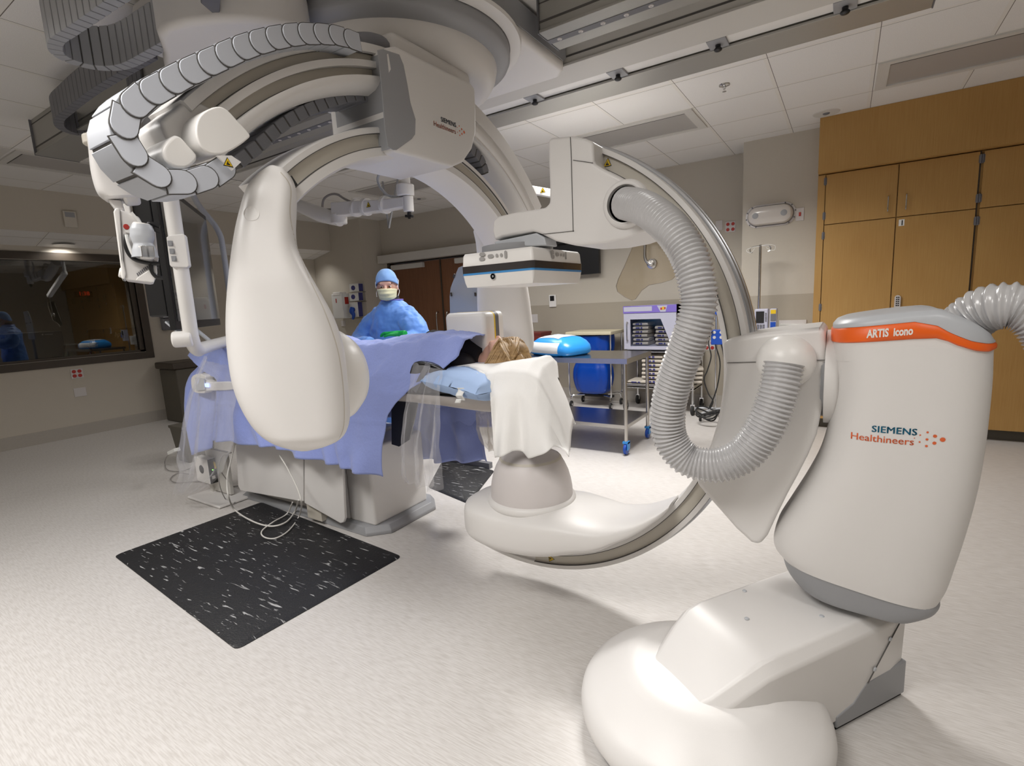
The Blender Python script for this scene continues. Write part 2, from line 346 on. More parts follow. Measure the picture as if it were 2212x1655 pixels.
# ================================================================== THE ROOM
HC = 2.908; XL = -8.1; YB = 6.5
def st(name, mb, m, **k): return obj(name, mb, m, kind='structure', **k)
st('floor', MB().box((-12,-3.2,-.1),(3.3,7.2,0)), 'floor')
cm = MB().box((-7.6,-3.2,HC),(3.3,7.2,HC+.1)); cm.prism([Vector((-7.61,y,z)) if 0 else Vector(q) for q in ((-7.61,-3.2,2.45),(-7.61,-3.2,2.60),(-8.35,-3.2,2.60),(-8.35,-3.2,2.293))], (0,10.4,0)); cm.box((-12,-3.2,2.45),(-8.3,4.6,2.55))
st('ceiling', cm, 'ceil')
st('wall_upper_left', MB().box((-7.72,-3.2,2.45),(-7.6,6.04,HC)), 'wall')
WY0, WY1, WZ0, WZ1 = -1.6, 3.17, .985, 2.19
wl = MB(); wl.box((XL-.12,-3.2,0),(XL,WY0,2.45)); wl.box((XL-.12,WY1,0),(XL,6.04,2.45)); wl.box((XL-.12,WY0,0),(XL,WY1,WZ0)); wl.box((XL-.12,WY0,WZ1),(XL,WY1,2.45))
st('wall_left', wl, 'wall')
wb = MB(); wb.box((XL-.12,6.04,0),(-6.85,6.16,HC)); wb.box((-6.85,6.04,0),(-6.83,YB,HC)); st('wall_back', wb, 'wall'); wb = MB()
DX0, DX1, DZ = -6.66, -4.42, 2.16
wb.box((-6.85,YB,0),(DX0,YB+.12,HC)); wb.box((DX1,YB,0),(-.95,YB+.12,HC)); wb.box((DX0,YB,DZ),(DX1,YB+.12,HC)); st('wall_back', wb, 'wall'); wb = MB().box((-.95,6.05,0),(-.2625,YB+.12,HC)); st('wall_back', wb, 'wall'); wb = MB().box((-.262,6.42,0),(3.3,YB+.12,HC))
st('wall_back', wb, 'wall')
st('wall_right', MB().box((3.2,-3.2,0),(3.32,7.2,HC)), 'wall'); st('wall_near', MB().box((-12,-3.3,0),(3.3,-3.2,HC)), 'wall')
b = MB()
b.box((XL,-3.2,0),(XL+.012,6.04,.15)); st('baseboard_left', b, 'wallbase')
b = MB(); b.box((XL,6.028,0),(-6.85,6.04,.15)); b.box((-6.83,6.04,0),(-6.818,YB,.15)); b.box((DX1+.05,YB-.012,0),(-.95,YB,.15)); b.box((-.95,6.038,0),(-.26,6.05,.15)); st('baseboard_back', b, 'wallbase')
b = MB(); b.box((DX1+.05,YB-.004,0),(-.95,YB,1.335)); b.box((-.95,6.046,0),(-.26,6.05,1.335)); st('trim_1', b, mat('lower_wall_panel', (.415,.37,.30), .6, noise_amt=.05, nscale=90), label='lower wall protection panel')
# window to the control room
wf = MB(); fw = .09
wf.box((XL-.14,WY0-.02,WZ0-fw),(XL+.02,WY1+fw,WZ0)); wf.box((XL-.14,WY0-.02,WZ1),(XL+.02,WY1+fw,WZ1+fw)); wf.box((XL-.14,WY1,WZ0),(XL+.02,WY1+fw,WZ1)); wf.box((XL-.14,WY0-.02,WZ0),(XL+.02,WY0+fw,WZ1))
w1 = thing('window_1', 'bronze-framed control room window', 'window', (XL,(WY0+WY1)/2,WZ0)); w1['kind'] = 'structure'
obj('window_frame', wf, 'brownf', w1, bevel=.004); obj('pane', MB().box((XL-.075,WY0,WZ0),(XL-.065,WY1,WZ1)), 'glassd', w1, smooth=False)
b = MB(); b.box((XL-.06,WY1-.05,WZ0),(XL-.03,WY1,WZ1)); b.box((XL-.06,WY0,WZ0),(XL-.03,WY1,WZ0+.03)); obj('glazing_bead', b, 'brownf', w1)
# control room behind
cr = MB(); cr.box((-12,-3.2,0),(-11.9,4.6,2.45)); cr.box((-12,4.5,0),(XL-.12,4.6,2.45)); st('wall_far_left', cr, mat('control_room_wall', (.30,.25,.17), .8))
d = thing('control_desk', 'dark counter behind the control room window', 'desk', (-8.75,1,0))
obj('desk_top', MB().box((-9.2,-1.5,.86),(-8.26,4.3,.9)), 'dgrey', d); obj('desk_panel', MB().box((-9.15,-1.5,0),(-9.1,4.3,.86)), 'bin', d)
def monitor(y0, y1, z0, z1, x, lab, logo):
    t = thing('computer_monitor', lab, 'monitor', (x,(y0+y1)/2,.9), group=None)
    obj('housing', MB().box((x-.05,y0,z0),(x,y1,z1)), 'black', t, bevel=.012); s = MB(); s.box((x-.1,(y0+y1)/2-.02,.9),(x-.06,(y0+y1)/2+.05,z1-.15)); s.box((x-.15,(y0+y1)/2-.12,.9),(x+.03,(y0+y1)/2+.12,.915)); obj('stand', s, 'dgrey', t)
    g = MB()
    if logo: mb_add_text(g, 'hp', (x+.002,(y0+y1)/2-.01,z1-.115), EY, EZ, .09, shear=.3, xs=.7)
    else: disc_mark(g, (x+.003,y1-.2,z1-.035), EY, EZ, .012, 4); g.box((x+.001,y1-.18,z1-.04),(x+.003,y1-.1,z1-.033))
    obj('logo', g, 'plate', t); return t
monitor(1.1,2.42,.93,1.335,-8.5,'wide black monitor at the left end of the control room window',0)
monitor(2.70,3.29,.98,1.325,-8.52,'black monitor with hp mark behind the right end of the control room window',1)
t = thing('control_console', 'beige desk console box standing between two black monitors behind the window', 'device', (-8.42,2.5,.9))
obj('body', MB().prism([at(*q, X=-8.42) for q in ((142,744),(193,741),(198,772),(138,777))], (-.1,0,0)), mat('console_beige', (.42,.33,.26), .5), t, bevel=.008)
obj('top_edge', MB().prism([at(*q, X=-8.415) for q in ((142,744),(193,741),(193,743.5),(142,746.5))], (-.11,0,0)), 'paper', t); obj('status_light', MB().ball(at(143,777,X=-8.40), .009), 'greenled', t)
g = MB(); g.tube([at(*q, X=-8.41) for q in ((190,748),(197,757),(206,762),(200,770),(208,777))], .004); g.tube([at(*q, X=-8.41) for q in ((188,770),(193,760),(198,766),(196,778))], .004); obj('cable', g, 'red', t)
t = thing('reflected_clock', 'dark digital clock with red figures standing in for a reflection in the control room window', 'clock', tuple(at(180,636,X=-11.88)))  # stand-in for a clock reflected in the glass, set on the far wall
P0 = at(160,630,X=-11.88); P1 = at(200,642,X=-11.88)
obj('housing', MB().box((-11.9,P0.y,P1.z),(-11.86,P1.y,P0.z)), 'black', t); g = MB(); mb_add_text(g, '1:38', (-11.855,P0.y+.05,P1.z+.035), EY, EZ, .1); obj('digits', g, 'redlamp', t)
# ---------------------------------------------------------------- doors
def leaf(n, x0, x1, hinge_left):
    t = thing(n, 'dark brown wooden door leaf with a pale closer and upright pull', 'door', ((x0+x1)/2,YB+.03,0)); t['kind'] = 'structure'
    obj('door_panel', MB().box((x0+.004,YB+.02,.01),(x1-.004,YB+.065,DZ-.012)), 'wood_d', t, bevel=.003)
    cx0, cx1 = (x0+.05,x0+.78) if hinge_left else (x1-.78,x1-.05)
    obj('door_closer', MB().box((cx0,YB-.045,DZ-.11),(cx1,YB+.02,DZ-.03)), 'railw', t, bevel=.006)
    hx = x1-.11 if hinge_left else x0+.11
    h = MB(); h.tube([(hx,YB+.02,.95),(hx,YB-.04,.97),(hx,YB-.04,1.28),(hx,YB+.02,1.30)], .011, steps=6); obj('door_handle', h, 'steel', t)
    for z in (.3,1.1,1.9): obj('hinge', MB().cyl(((x0 if hinge_left else x1),YB+.01,z-.05),((x0 if hinge_left else x1),YB+.01,z+.05),.008), 'steel', t)
dm = (DX0+DX1)/2
leaf('door_1', DX0, dm, True); leaf('door_2', dm, DX1, False)
g = MB(); g.box((DX0-.06,YB-.012,0),(DX0,YB+.1,DZ+.04)); g.box((DX1,YB-.012,0),(DX1+.06,YB+.1,DZ+.04)); g.box((DX0-.06,YB-.012,DZ),(DX1+.06,YB+.1,DZ+.04)); g.box((dm-.012,YB+.005,0),(dm+.012,YB+.02,DZ)); st('trim_2', g, 'brownf', label='dark metal door frame')
t = thing('door_operator', 'long pale automatic door operator box above the double doors', 'door operator', ((DX0+DX1)/2,YB-.07,2.17))
obj('cover', MB().box((DX0-.14,YB-.14,2.175),(DX1+.1,YB,2.305)), 'railw', t, bevel=.006); obj('end_cap', MB().box((DX0-.155,YB-.142,2.172),(DX0-.14,YB,2.308)), 'tan', t)
# ---------------------------------------------------------------- cabinets
SF = MB().box((-.262,5.72,2.428),(3.2,6.42,HC-.001)); st('trim_3', SF, 'wood', label='maple laminate soffit above the cabinets', bevel=.002)
st('baseboard_right', MB().box((-.2,5.9,0),(3.2,5.93,.1)), 'bin')
def cabinet(x0, x1, lab, number, keypad, side):
    t = thing('storage_cabinet', lab, 'cabinet', ((x0+x1)/2,6.1,0))
    b = MB(); b.box((x0,5.825,.1),(x1,6.41,2.425)); b.box((x0,5.93,0),(x1,6.41,.1)); obj('carcass', b, 'wood', t)
    mid = (x0+(.065 if side else .01)+x1)/2; xs = [(x0+(.065 if side else .012), mid-.004), (mid+.004, x1-.012)]
    if side: obj('end_stile', MB().box((x0,5.80,.1),(x0+.058,5.825,2.42)), 'wood', t)
    for k, (a, c) in enumerate(xs):
        for z0, z1, nm in ((.105,1.965,'lower'),(1.972,2.418,'upper')):
            dr = obj('door', MB().box((a,5.80,z0),(c,5.822,z1)), 'wood', t, bevel=.0015)
            if nm == 'upper':
                hx = c-.06 if k == 0 else a+.06; h = MB(); h.tube([(hx,5.80,2.03),(hx,5.772,2.035),(hx,5.772,2.145),(hx,5.80,2.15)], .005, n=8); obj('handle', h, 'steel', dr)
            hz = (2.05,2.36) if nm == 'upper' else (1.87,1.2,.3); hm = MB()
            hx = a-.006 if k == 0 else c+.006
            for z in hz: hm = MB().cyl((hx,5.797,z-.035),(hx,5.797,z+.035),.007,n=10); hm.box((hx-.012,5.796,z-.03),(hx+.012,5.80,z+.03)); obj('hinge', hm, 'dgrey', dr)
            if nm == 'lower' and k == 1:
                if number:
                    p = obj('number_label', MB().box((a+.018,5.7985,1.89),(a+.058,5.80,1.945)), 'paper', dr); g = MB(); mb_add_text(g, '1', (a+.027,5.7978,1.896), EX, EZ, .06, bold=.001); obj('number', g, 'black', dr)
                if keypad:
                    q = MB(); q.prism([Vector((a+.045+.022*math.cos(s)*1.0,5.80,1.165+z+.022*math.sin(s))) for z, rg in ((.1,range(0,7)),(-.02,range(6,13))) for s in [PI*i/6 for i in rg]], (0,-.016,0)); q.bar((a+.04,5.775,1.12),(a+.085,5.775,1.125),.014,.014,m=0); q.cyl((a+.045,5.8,1.122),(a+.045,5.77,1.122),.012)
                    kp = obj('keypad_lock', q, 'plate', dr)
                    q = MB()
                    for i in range(5):
                        for j in range(2): q.box((a+.033+j*.014,5.782,1.19+i*.018),(a+.043+j*.014,5.784,1.2+i*.018))
                    obj('keypad_button', q, 'black', dr)
    obj('gap_shadow', MB().box((x1-.010,5.815,.1),(x1,5.826,2.425)), 'brownf', t)
    return t
cabinet(-.262,.885,'tall maple cabinet with the number 1 label and keypad lock, beside the painted wall',1,1,1)
cabinet(.887,2.04,'tall maple cabinet cut by the right edge of the photo, next to the numbered one',0,0,0)
cabinet(2.042,3.19,'tall maple cabinet farthest right along the cabinet wall',0,0,0)
# ---------------------------------------------------------------- ceiling things
def troffer(x0,x1,y0,y1,lab,grp=None):
    t = thing('recessed_light', lab, 'ceiling light', ((x0+x1)/2,(y0+y1)/2,HC-.02))
    f = MB(); w = .055
    f.box((x0,y0,HC-.012),(x1,y0+w,HC)); f.box((x0,y1-w,HC-.012),(x1,y1,HC)); f.box((x0,y0+w,HC-.012),(x0+w*1.3,y1-w,HC)); f.box((x1-w*1.3,y0+w,HC-.012),(x1,y1-w,HC)); obj('frame', f, 'railw', t)
    obj('lens', MB().box((x0+w*1.3,y0+w,HC-.004),(x1-w*1.3,y1-w,HC)), 'tile_fix', t)
    obj('gasket', MB().box((x0+w*1.3,y0+w,HC-.013),(x1-w*1.3,y0+w+.008,HC-.002)), 'black', t)
troffer(-2.332,-1.136,4.652,5.238,'unlit flat ceiling light above the x-ray detector arm, left of the cabinets')
troffer(.122,1.318,4.652,5.238,'unlit flat ceiling light directly in front of the maple soffit')
troffer(-7.1,-6.02,.99,1.6,'unlit ceiling light at the left edge of the photo')
troffer(-6.6,-6.02,1.63,2.8,'unlit ceiling light in front of the control room bulkhead')
troffer(-5.4,-4.2,4.652,5.238,'unlit ceiling light framed by the big ceiling C-arm, near the double doors')
def downlight(x,y,z,lab,lit):
    t = thing('recessed_downlight', lab, 'ceiling light', (x,y,z-.01))
    obj('trim_ring', MB().lathe([(.075,-.004),(.1,-.006),(.105,0),(.075,0)], (x,y,z), n=32), 'railw' if not lit else 'white2', t); obj('reflector', MB().lathe([(.075,-.002),(.05,-.0015),(.001,-.001)], (x,y,z), n=32), 'silver' if not lit else 'lamp', t)
    if not lit: obj('lamp_bulb', MB().ball((x,y,z-.004), (.028,.028,.012)), 'dgrey', t)
p = at(1785,244,Z=HC); downlight(p.x,p.y,HC,'unlit round downlight in the ceiling just in front of the maple cabinets',0)
p = at(905,429,Z=HC); downlight(p.x,p.y,HC,'unlit round downlight seen through the ceiling C-arm near the double doors',0)
p = at(137,527,Z=2.45); downlight(-7.967,2.435,2.362,'lit round downlight under the bulkhead over the control room window',1)
t = thing('sprinkler_head', 'chrome fire sprinkler on the ceiling left of the cabinets', 'sprinkler', tuple(at(1565,186,Z=HC-.02))); p = at(1565,183,Z=HC)
obj('escutcheon', MB().lathe([(.04,0),(.038,-.006),(.02,-.012),(.001,-.012)], p, n=24), 'chrome', t); g = MB(); g.cyl(p, p-EZ*.03, .008); g.bar(p-EZ*.015-EX*.014, p-EZ*.045, .003,.003); g.bar(p-EZ*.015+EX*.014, p-EZ*.045, .003,.003); obj('frame', g, 'chrome', t); obj('deflector', MB().cyl(p-EZ*.045, p-EZ*.048, .014), 'chrome', t)
p = at(770,429,Z=HC); t = thing('smoke_detector', 'white round smoke detector on the ceiling by the double doors', 'smoke detector', tuple(p-EZ*.03)); obj('base', MB().lathe([(.07,0),(.07,-.015),(.001,-.015)], p, n=24), 'white2', t); obj('sensor_cap', MB().lathe([(.055,-.015),(.045,-.04),(.001,-.042)], p, n=24), 'white2', t)
# ceiling rails
def beam(x0,x1,y0,y1,z0,z1,lab,m,bolts=False,slot=False,name='overhead_rail'):
    t = thing(name, lab, 'rail', ((x0+x1)/2,(y0+y1)/2,z0)); b = MB(); b.box((x0,y0,z0+.012),(x1,y1,z1)); b.box((x0,y0-.012,z0),(x1,y1+.012,z0+.014)); obj('beam', b, m, t, bevel=.003)
    g = MB(); g.box((x0,y0-.002,z0+.05),(x1,y0+.003,z0+.06)); g.box((x0,y0-.002,z1-.035),(x1,y0+.003,z1-.03)); obj('groove', g, 'line', t)
    for xa_ in (x0-.006, x1): obj('end_plate', MB().box((xa_,y0-.014,z0-.002),(xa_+.006,y1+.014,z1)), 'dgrey', t)
    if bolts:
        q = MB(); q.box((x0,(y0+y1)/2-.022,z0-.002),(x1,(y0+y1)/2+.022,z0+.002)); obj('track', q, 'dgrey', t)
        q = MB(); x = x0+.06
        while x < x1: q.lathe([(.014,0),(.012,-.004),(.006,-.005),(.005,-.002),(.0005,-.002)], (x,(y0+y1)/2,z0-.001), n=12); x += .12
        o_ = obj('bolt', q, 'plate', t); o_['kind'] = 'stuff'
    return t
beam(-1.36,2.9,2.50,2.70,2.735,HC,'aluminium rail with a row of bolts, entering the right side of the ceiling carriage','rail',True)
beam(-5.0,-3.0,2.50,2.70,2.735,HC,'aluminium rail leading left out of the ceiling carriage, behind the cable chains','rail',True)
beam(-5.1,-2.9,1.50,1.74,2.66,HC,'dark aluminium rail ending in the open near the control room bulkhead','rail',False)
bm2 = beam(-5.2,2.3,2.96,3.18,2.755,HC,'wide pale rail crossing the ceiling between bolted rail and outer rail','railw'); obj('infill_strip', MB().box((-5.1,3.195,2.765),(2.2,3.305,2.78)), 'white2', bm2)
beam(-5.2,.30,3.32,3.53,2.745,HC,'outer grey rail with its end in the open, nearest the maple cabinets','rail')
xs = [-1.832,-1.238,-.654,-.062]
for i, x in enumerate(xs):
    t = thing('rail_bracket', ['grey rail bracket with black knob, nearest the ceiling-hung C-arm','grey rail bracket with black knob, second to the right of the C-arm carriage','grey rail bracket with black knob, third to the right of the C-arm carriage','grey rail bracket with black knob, farthest right in the photo'][i], 'bracket', (x,3.26,2.74), group='rail brackets')
    obj('plate', MB().box((x-.05,3.19,2.752),(x+.05,3.335,2.765)), 'grey', t, bevel=.002); g = MB(); g.cyl((x,3.26,2.752),(x,3.26,2.735),.014); g.ball((x,3.26,2.728),(.022,.022,.012)); obj('knob', g, 'black', t)
for i, q in enumerate(((365,130),(275,190),(195,245),(140,290))):
    p = at(*q, Z=2.86); t = thing('rail_bracket', 'small clip beside the dark left rail, '+['nearest the C-arm','second from the C-arm','third from the C-arm','at the far end'][i], 'bracket', tuple(p), group='rail clips')
    obj('plate', MB().box((p.x-.04,p.y-.02,p.z),(p.x+.04,p.y+.06,p.z+.045)), 'railw', t, bevel=.004); obj('knob', MB().ball(p+Vector((0,.01,-.002)),(.016,.016,.01)), 'black', t)
# ---------------------------------------------------------------- wall things
def plate(name, lab, cat, a, b, y, sockets=0, m='plate', extra=None):
    t = thing(name, lab, cat, ((a[0]+b[0])/2,y,(a[1]+b[1])/2)); obj('cover_plate', MB().box((a[0],y-.008,a[1]),(b[0],y,b[1])), m, t, bevel=.002)
    if sockets:
        w = (b[0]-a[0])/2; h = (b[1]-a[1])/2
        for i in range(2):
            for j in range(2): obj('socket', MB().lathe([(w*.34,0),(w*.30,.006),(.0005,.006)], (a[0]+w*(i+.5),y-.007,a[1]+h*(j+.5)), (EX,EZ,-EY), 20), 'red', t)
    return t
p = at(1578,490,Y=YB); plate('power_outlet','steel wall plate with four red sockets, high on the back wall beside the wall corner','power outlet',(p.x-.055,p.z-.06),(p.x+.055,p.z+.06),YB,1)
p = at(1554,487,Y=YB); plate('wall_plate','blank steel wall plate just left of the high red-socket outlet','wall plate',(p.x-.04,p.z-.055),(p.x+.035,p.z+.055),YB)
p = at(1533,746,Y=YB); plate('power_outlet','steel wall plate with four red sockets, low behind the blue outlet box','power outlet',(p.x-.065,p.z-.06),(p.x+.065,p.z+.06),YB,1)
p = at(1153,688,Y=YB); t = plate('wall_plate','grey wall plate beside the far end of the ceiling C-arm','wall plate',(p.x-.07,p.z-.06),(p.x+.07,p.z+.06),YB)
p = at(1728,463,Y=6.05); t = plate('wall_switch','steel wall plate with a red switch, right of the oblong wall light','switch',(p.x-.036,p.z-.062),(p.x+.036,p.z+.062),6.05); obj('rocker', MB().box((p.x-.009,6.033,p.z-.018),(p.x+.009,6.043,p.z+.018)), 'red', t)
p = at(1195,650,Y=YB); t = thing('thermostat', 'white thermostat with dark display on the back wall', 'thermostat', tuple(p)); obj('body', MB().box((p.x-.055,YB-.025,p.z-.085),(p.x+.055,YB,p.z+.085)), 'white2', t, bevel=.006); obj('display', MB().box((p.x-.035,YB-.028,p.z),(p.x+.03,YB-.024,p.z+.07)), 'black', t)
def plateX(name, lab, cat, px, X, w, h, sock, m='plate'):
    p = at(*px, X=X); t = thing(name, lab, cat, tuple(p)); obj('cover_plate', MB().box((X,p.y-w,p.z-h),(X+.008,p.y+w,p.z+h)), m, t, bevel=.002)
    if sock:
        for i in (-1,1):
            for j in (-1,1): obj('socket', MB().lathe([(w*.36,0),(w*.3,.006),(.0005,.006)], (X+.007,p.y+i*w*.45,p.z+j*h*.45), (EY,EZ,EX), 20), 'red', t)
    return t, p
plateX('power_outlet','wall plate with four dark red sockets below the control room window','power outlet',(166,807),XL,.062,.06,1)
plateX('wall_plate','blank grey wall plate under the four-socket outlet below the window','wall plate',(173,847),XL,.062,.055,0)
p = at(150,474,X=-7.6); t = thing('thermostat','small beige sensor box high on the bulkhead over the control room window','thermostat',tuple(p)); obj('body', MB().box((-7.6,p.y-.06,p.z-.09),(-7.565,p.y+.06,p.z+.09)), 'tan', t, bevel=.006); obj('display', MB().box((-7.566,p.y-.045,p.z+.02),(-7.562,p.y+.045,p.z+.075)), 'grey', t)
p = at(352,680,X=XL); t = thing('soap_dispenser','grey and white hand gel dispenser on the wall right of the control room window','dispenser',tuple(p)); obj('body', MB().box((XL,p.y-.06,p.z-.05),(XL+.1,p.y+.06,p.z+.16)), 'dgrey', t, bevel=.02); obj('face', MB().box((XL+.1,p.y-.045,p.z-.04),(XL+.106,p.y+.045,p.z+.14)), 'lgrey', t, bevel=.01); obj('drip_tray', MB().box((XL,p.y-.05,p.z-.22),(XL+.09,p.y+.05,p.z-.05)), 'dgrey', t, bevel=.015)
# oblong emergency light
cx, cz = -.685, 2.148
def oval(w, h, n=28): return [Vector((cx+(w-h)*(1 if math.cos(a) >= 0 else -1)+h*math.cos(a),0,cz+h*math.sin(a)-(cx*0))) for a in [2*PI*(i+.5)/n for i in range(n)]]
t = thing('emergency_light','oblong clear-domed emergency light on the painted wall beside the cabinets','emergency light',(cx,6.05,cz))
obj('back_plate', MB().prism([p+EY*6.04 for p in oval(.235,.115)], (0,.01,0)), 'plate', t, bevel=.003)
obj('dome', MB().rings([[Vector((cx+(p.x-cx)*s, y, cz+(p.z-cz)*s2)) for p in oval(.21,.095)] for s, s2, y in ((1,1,6.04),(.99,.97,6.0),(.95,.88,5.975),(.88,.7,5.965),(.6,.3,5.96))]), mat('frosted_dome', (.62,.58,.54), .15, coat=.5), t)
obj('gasket', MB().rings([[Vector((cx+(p.x-cx)*s, y, cz+(p.z-cz)*s)) for p in oval(.215,.10)] for s, y in ((1.0,6.041),(1.0,6.034),(.975,6.034))], cap0=False, cap1=False), 'dgrey', t)
for sx in (-.13,.13): obj('lamp_head', MB().lathe([(.032,0),(.03,-.012),(.001,-.016)], (cx+sx,5.972,cz+.0), (EX,EZ,EY), 20), 'grey', t)
for i in range(10):
    g = MB(); a = 2*PI*(i+.3)/10; q = Vector((cx+(.12 if math.cos(a) > 0 else -.12)+.107*math.cos(a),6.038,cz+.107*math.sin(a))); g.lathe([(.007,0),(.006,-.006),(.0005,-.006)], q, (EX,EZ,EY), 8); obj('screw', g, 'dgrey', t)
# lights: ceiling lamps plus added fills without fixtures
def area(x,y,z,sx,sy,e,c=(1,.95,.88),spread=150,rot=(0,0,0)):
    l = bpy.data.lights.new('lamp_and_fill','AREA'); l.shape = 'RECTANGLE'; l.size = sx; l.size_y = sy; l.energy = e; l.color = c; l.spread = R(spread)
    o = bpy.data.objects.new('lamp_and_fill', l); col.objects.link(o); o.location = (x,y,z); o.rotation_euler = rot; return o
# ================================================================== FLOOR-MOUNTED C-ARM
A_ = thing('floor_c_arm', 'white floor-mounted x-ray C-arm with orange-banded column, big round floor base and grey hoses', 'x-ray machine', (-.345,1.54,0))
c0 = Vector((-.345,1.54,0))
obj('base_disc', MB().lathe([(.001,.0),(.34,.0),(.345,.02),(.365,.035),(.379,.06),(.381,.085),(.377,.105),(.366,.124),(.34,.145),(.29,.175),(.245,.204),(.225,.213),(.20,.217),(.10,.221),(.001,.222)], c0, n=96), 'white', A_, angle=60)
obj('base_skirt', MB().lathe([(.352,.006),(.362,.03),(.362,.045),(.34,.05)], c0, n=96), 'grey', A_)
# raised arm between the disc and the column foot
d = Vector((.56,.828,0)).normalized(); n_ = Vector((d.y,-d.x,0))   # n_ points to the camera side (right)
def ax(s, w, z): return c0+d*s+n_*w+EZ*z
mb = MB(); rs = []
for s, wl_, wr_, zt, zb in ((-.26,.07,.10,.150,.10),(-.17,.10,.13,.185,.09),(-.08,.125,.165,.235,.08),(.0,.14,.195,.295,.06),(.06,.15,.21,.328,.045),(.12,.155,.215,.335,.035),(.40,.155,.215,.337,.03),(.62,.155,.215,.337,.03),(.70,.145,.205,.325,.03)):
    rs.append([ax(s,-wl_,zb),ax(s,wr_*.97,zb),ax(s,wr_,zt-.035),ax(s,wr_-.03,zt),ax(s,-wl_+.03,zt),ax(s,-wl_,zt-.035)])
mb.rings(rs); obj('base_arm', mb, 'white', A_, bevel=.016, bseg=4, angle=50)
mb = MB(); mb.rings([[ax(s,-.15,z0),ax(s,.213,z0),ax(s,.213,z1),ax(s,-.15,z1)] for s, z0, z1 in ((.36,.012,.055),(.44,.012,.075),(.50,.012,.125),(.705,.012,.135))]); obj('foot_plinth', mb, 'grey', A_, bevel=.006)
mb = MB(); mb.rings([[ax(s,-.145,0),ax(s,.205,0),ax(s,.205,.013),ax(s,-.145,.013)] for s in (.37,.70)]); obj('foot_seal', mb, 'rubber', A_)
for s, z in ((.60,.25),(.53,.165)): obj('screw', MB().lathe([(.008,0),(.006,.003),(.0005,.003)], ax(s,.2155,z), (d,EZ,n_), 12), 'lgrey', A_)
for s, w in ((.18,.02),(.40,.12),(.30,-.10)): obj('screw', MB().lathe([(.008,0),(.006,.0025),(.0005,.0025)], ax(s,w,.3375), 'Z', 12), 'lgrey', A_)
mb = MB(); mb.bar(ax(.66,.2165,.315), ax(.50,.2145,.125), .003, .002); obj('panel_gap', mb, 'line', A_)
# column
PY = Vector((0,1.80,0))
rows = [(1797,736,2166,757),(1800,800,2164,830),(1799,860,2158,900),(1788,930,2149,980),(1768,1000,2136,1060),(1736,1060,2120,1130),(1700,1115,2100,1200),(1668,1165,2080,1260),(1662,1200,2062,1310),(1680,1225,2040,1345)]
def cdepth(t): return .42-.10*t
mb = MB(); loft_rows(mb, rows, PY, EY, cdepth, e=3.4, n=56, back=.17, steps=4)
colb = obj('column_cover', mb, 'white', A_, angle=60)
rows = [(1680,1222,2042,1342),(1690,1255,2046,1350),(1712,1285,2036,1362),(1740,1304,2014,1368),(1775,1312,1990,1372)]
mb = MB(); loft_rows(mb, rows, PY, EY, lambda t: .315-.02*t, e=3.4, n=56, back=.17); obj('column_underside', mb, 'grey', A_, angle=60)
# neck of the column down into the foot
mb = MB(); mb.rings([sect(ax(.55,.05,z), d*.07, n_*.08, 32, 4) for z in (.30,.36,.44)]); obj('column_neck', mb, 'grey', A_, bevel=.004)
# top: orange band + grey cap follow the same outline (slopes up to a shoulder, then falls to the right)
def cap_rings(up, lo, grow, e=3.4, n=64, back=.17, dp=.42, mbx=None):
    """band between two slanted curves given as pixel polylines at the front plane"""
    X0 = at(1797,742,Y=1.8).x; X1 = at(2166,758,Y=1.8).x; cx_ = (X0+X1)/2; hw = (X1-X0)/2+grow
    U = [at(*q, Y=1.78) for q in up]; L_ = [at(*q, Y=1.78) for q in lo]
    def zat(P, x):
        if x <= P[0].x: return P[0].z
        for a, b in zip(P, P[1:]):
            if x <= b.x:
                t = (x-a.x)/(b.x-a.x); t = t*t*(3-2*t) if 0 else t; return a.z+(b.z-a.z)*t
        return P[-1].z
    base = sect(Vector((cx_,1.97,0)), EX*hw, EY*(dp/2+grow), n, e)
    return base, (lambda x: zat(U, x)), (lambda x: zat(L_, x)), Vector((cx_,1.97,0))
up = [(1797,718),(1830,713),(1900,706),(1960,700),(1990,697.5),(2002,698),(2018,705),(2049,722),(2075,733),(2100,742),(2138,749),(2168,750)]
lo = [(1797,742),(1900,733.5),(1960,729),(2003,726.5),(2020,726.5),(2034,728),(2065,742),(2107,755),(2142,760),(2168,757)]
base, zu, zl, cc = cap_rings(up, lo, .006)
mb = MB(); inner = [cc+(p-cc)*.97 for p in base]
mb.rings([[Vector((p.x,p.y,zl(p.x)-.004)) for p in inner],[Vector((p.x,p.y,zl(p.x))) for p in base],[Vector((p.x,p.y,zu(p.x))) for p in base],[Vector((p.x,p.y,zu(p.x)+.006)) for p in inner]], cap0=False, cap1=False); band = obj('orange_band', mb, 'orange', A_, angle=60)
_b, zc, _z, _c = cap_rings([(1797,703),(1830,697),(1926,685),(2000,678),(2025,677),(2045,680),(2060,686),(2100,702),(2140,723),(2160,735),(2168,740)], lo, .006)
def skin_cap(zf, zg, name, m, scales, off, mix):
    rs = [[Vector((q.x,q.y,zf(q.x)*(1-k)+zg(q.x)*k+o_)) for q in [cc+(p-cc)*s for p in base]] for s, o_, k in zip(scales, off, mix)]
    return obj(name, MB().rings(rs, cap0=False, cap1=False), m, A_, angle=50)
skin_cap(zl, zl, 'column_shoulder', 'white', (.95,.972,.972), (-.06,-.012,.006), (0,0,0))
skin_cap(zu, zc, 'cap_shadow_gap', 'tan', (.965,.965), (0,.010), (0,0))
skin_cap(zu, zc, 'top_cap', 'lgrey', (.960,.980,.980,.965,.93,.85,.6,.3,.01), (.004,.006,.0,-.001,.006,.010,.012,.013,.013), (0,0,.75,.95,1,1,1,1,1))
g = MB(); O = at(1873,731,Y=1.74); E_ = (at(1976,723,Y=1.74)-O)
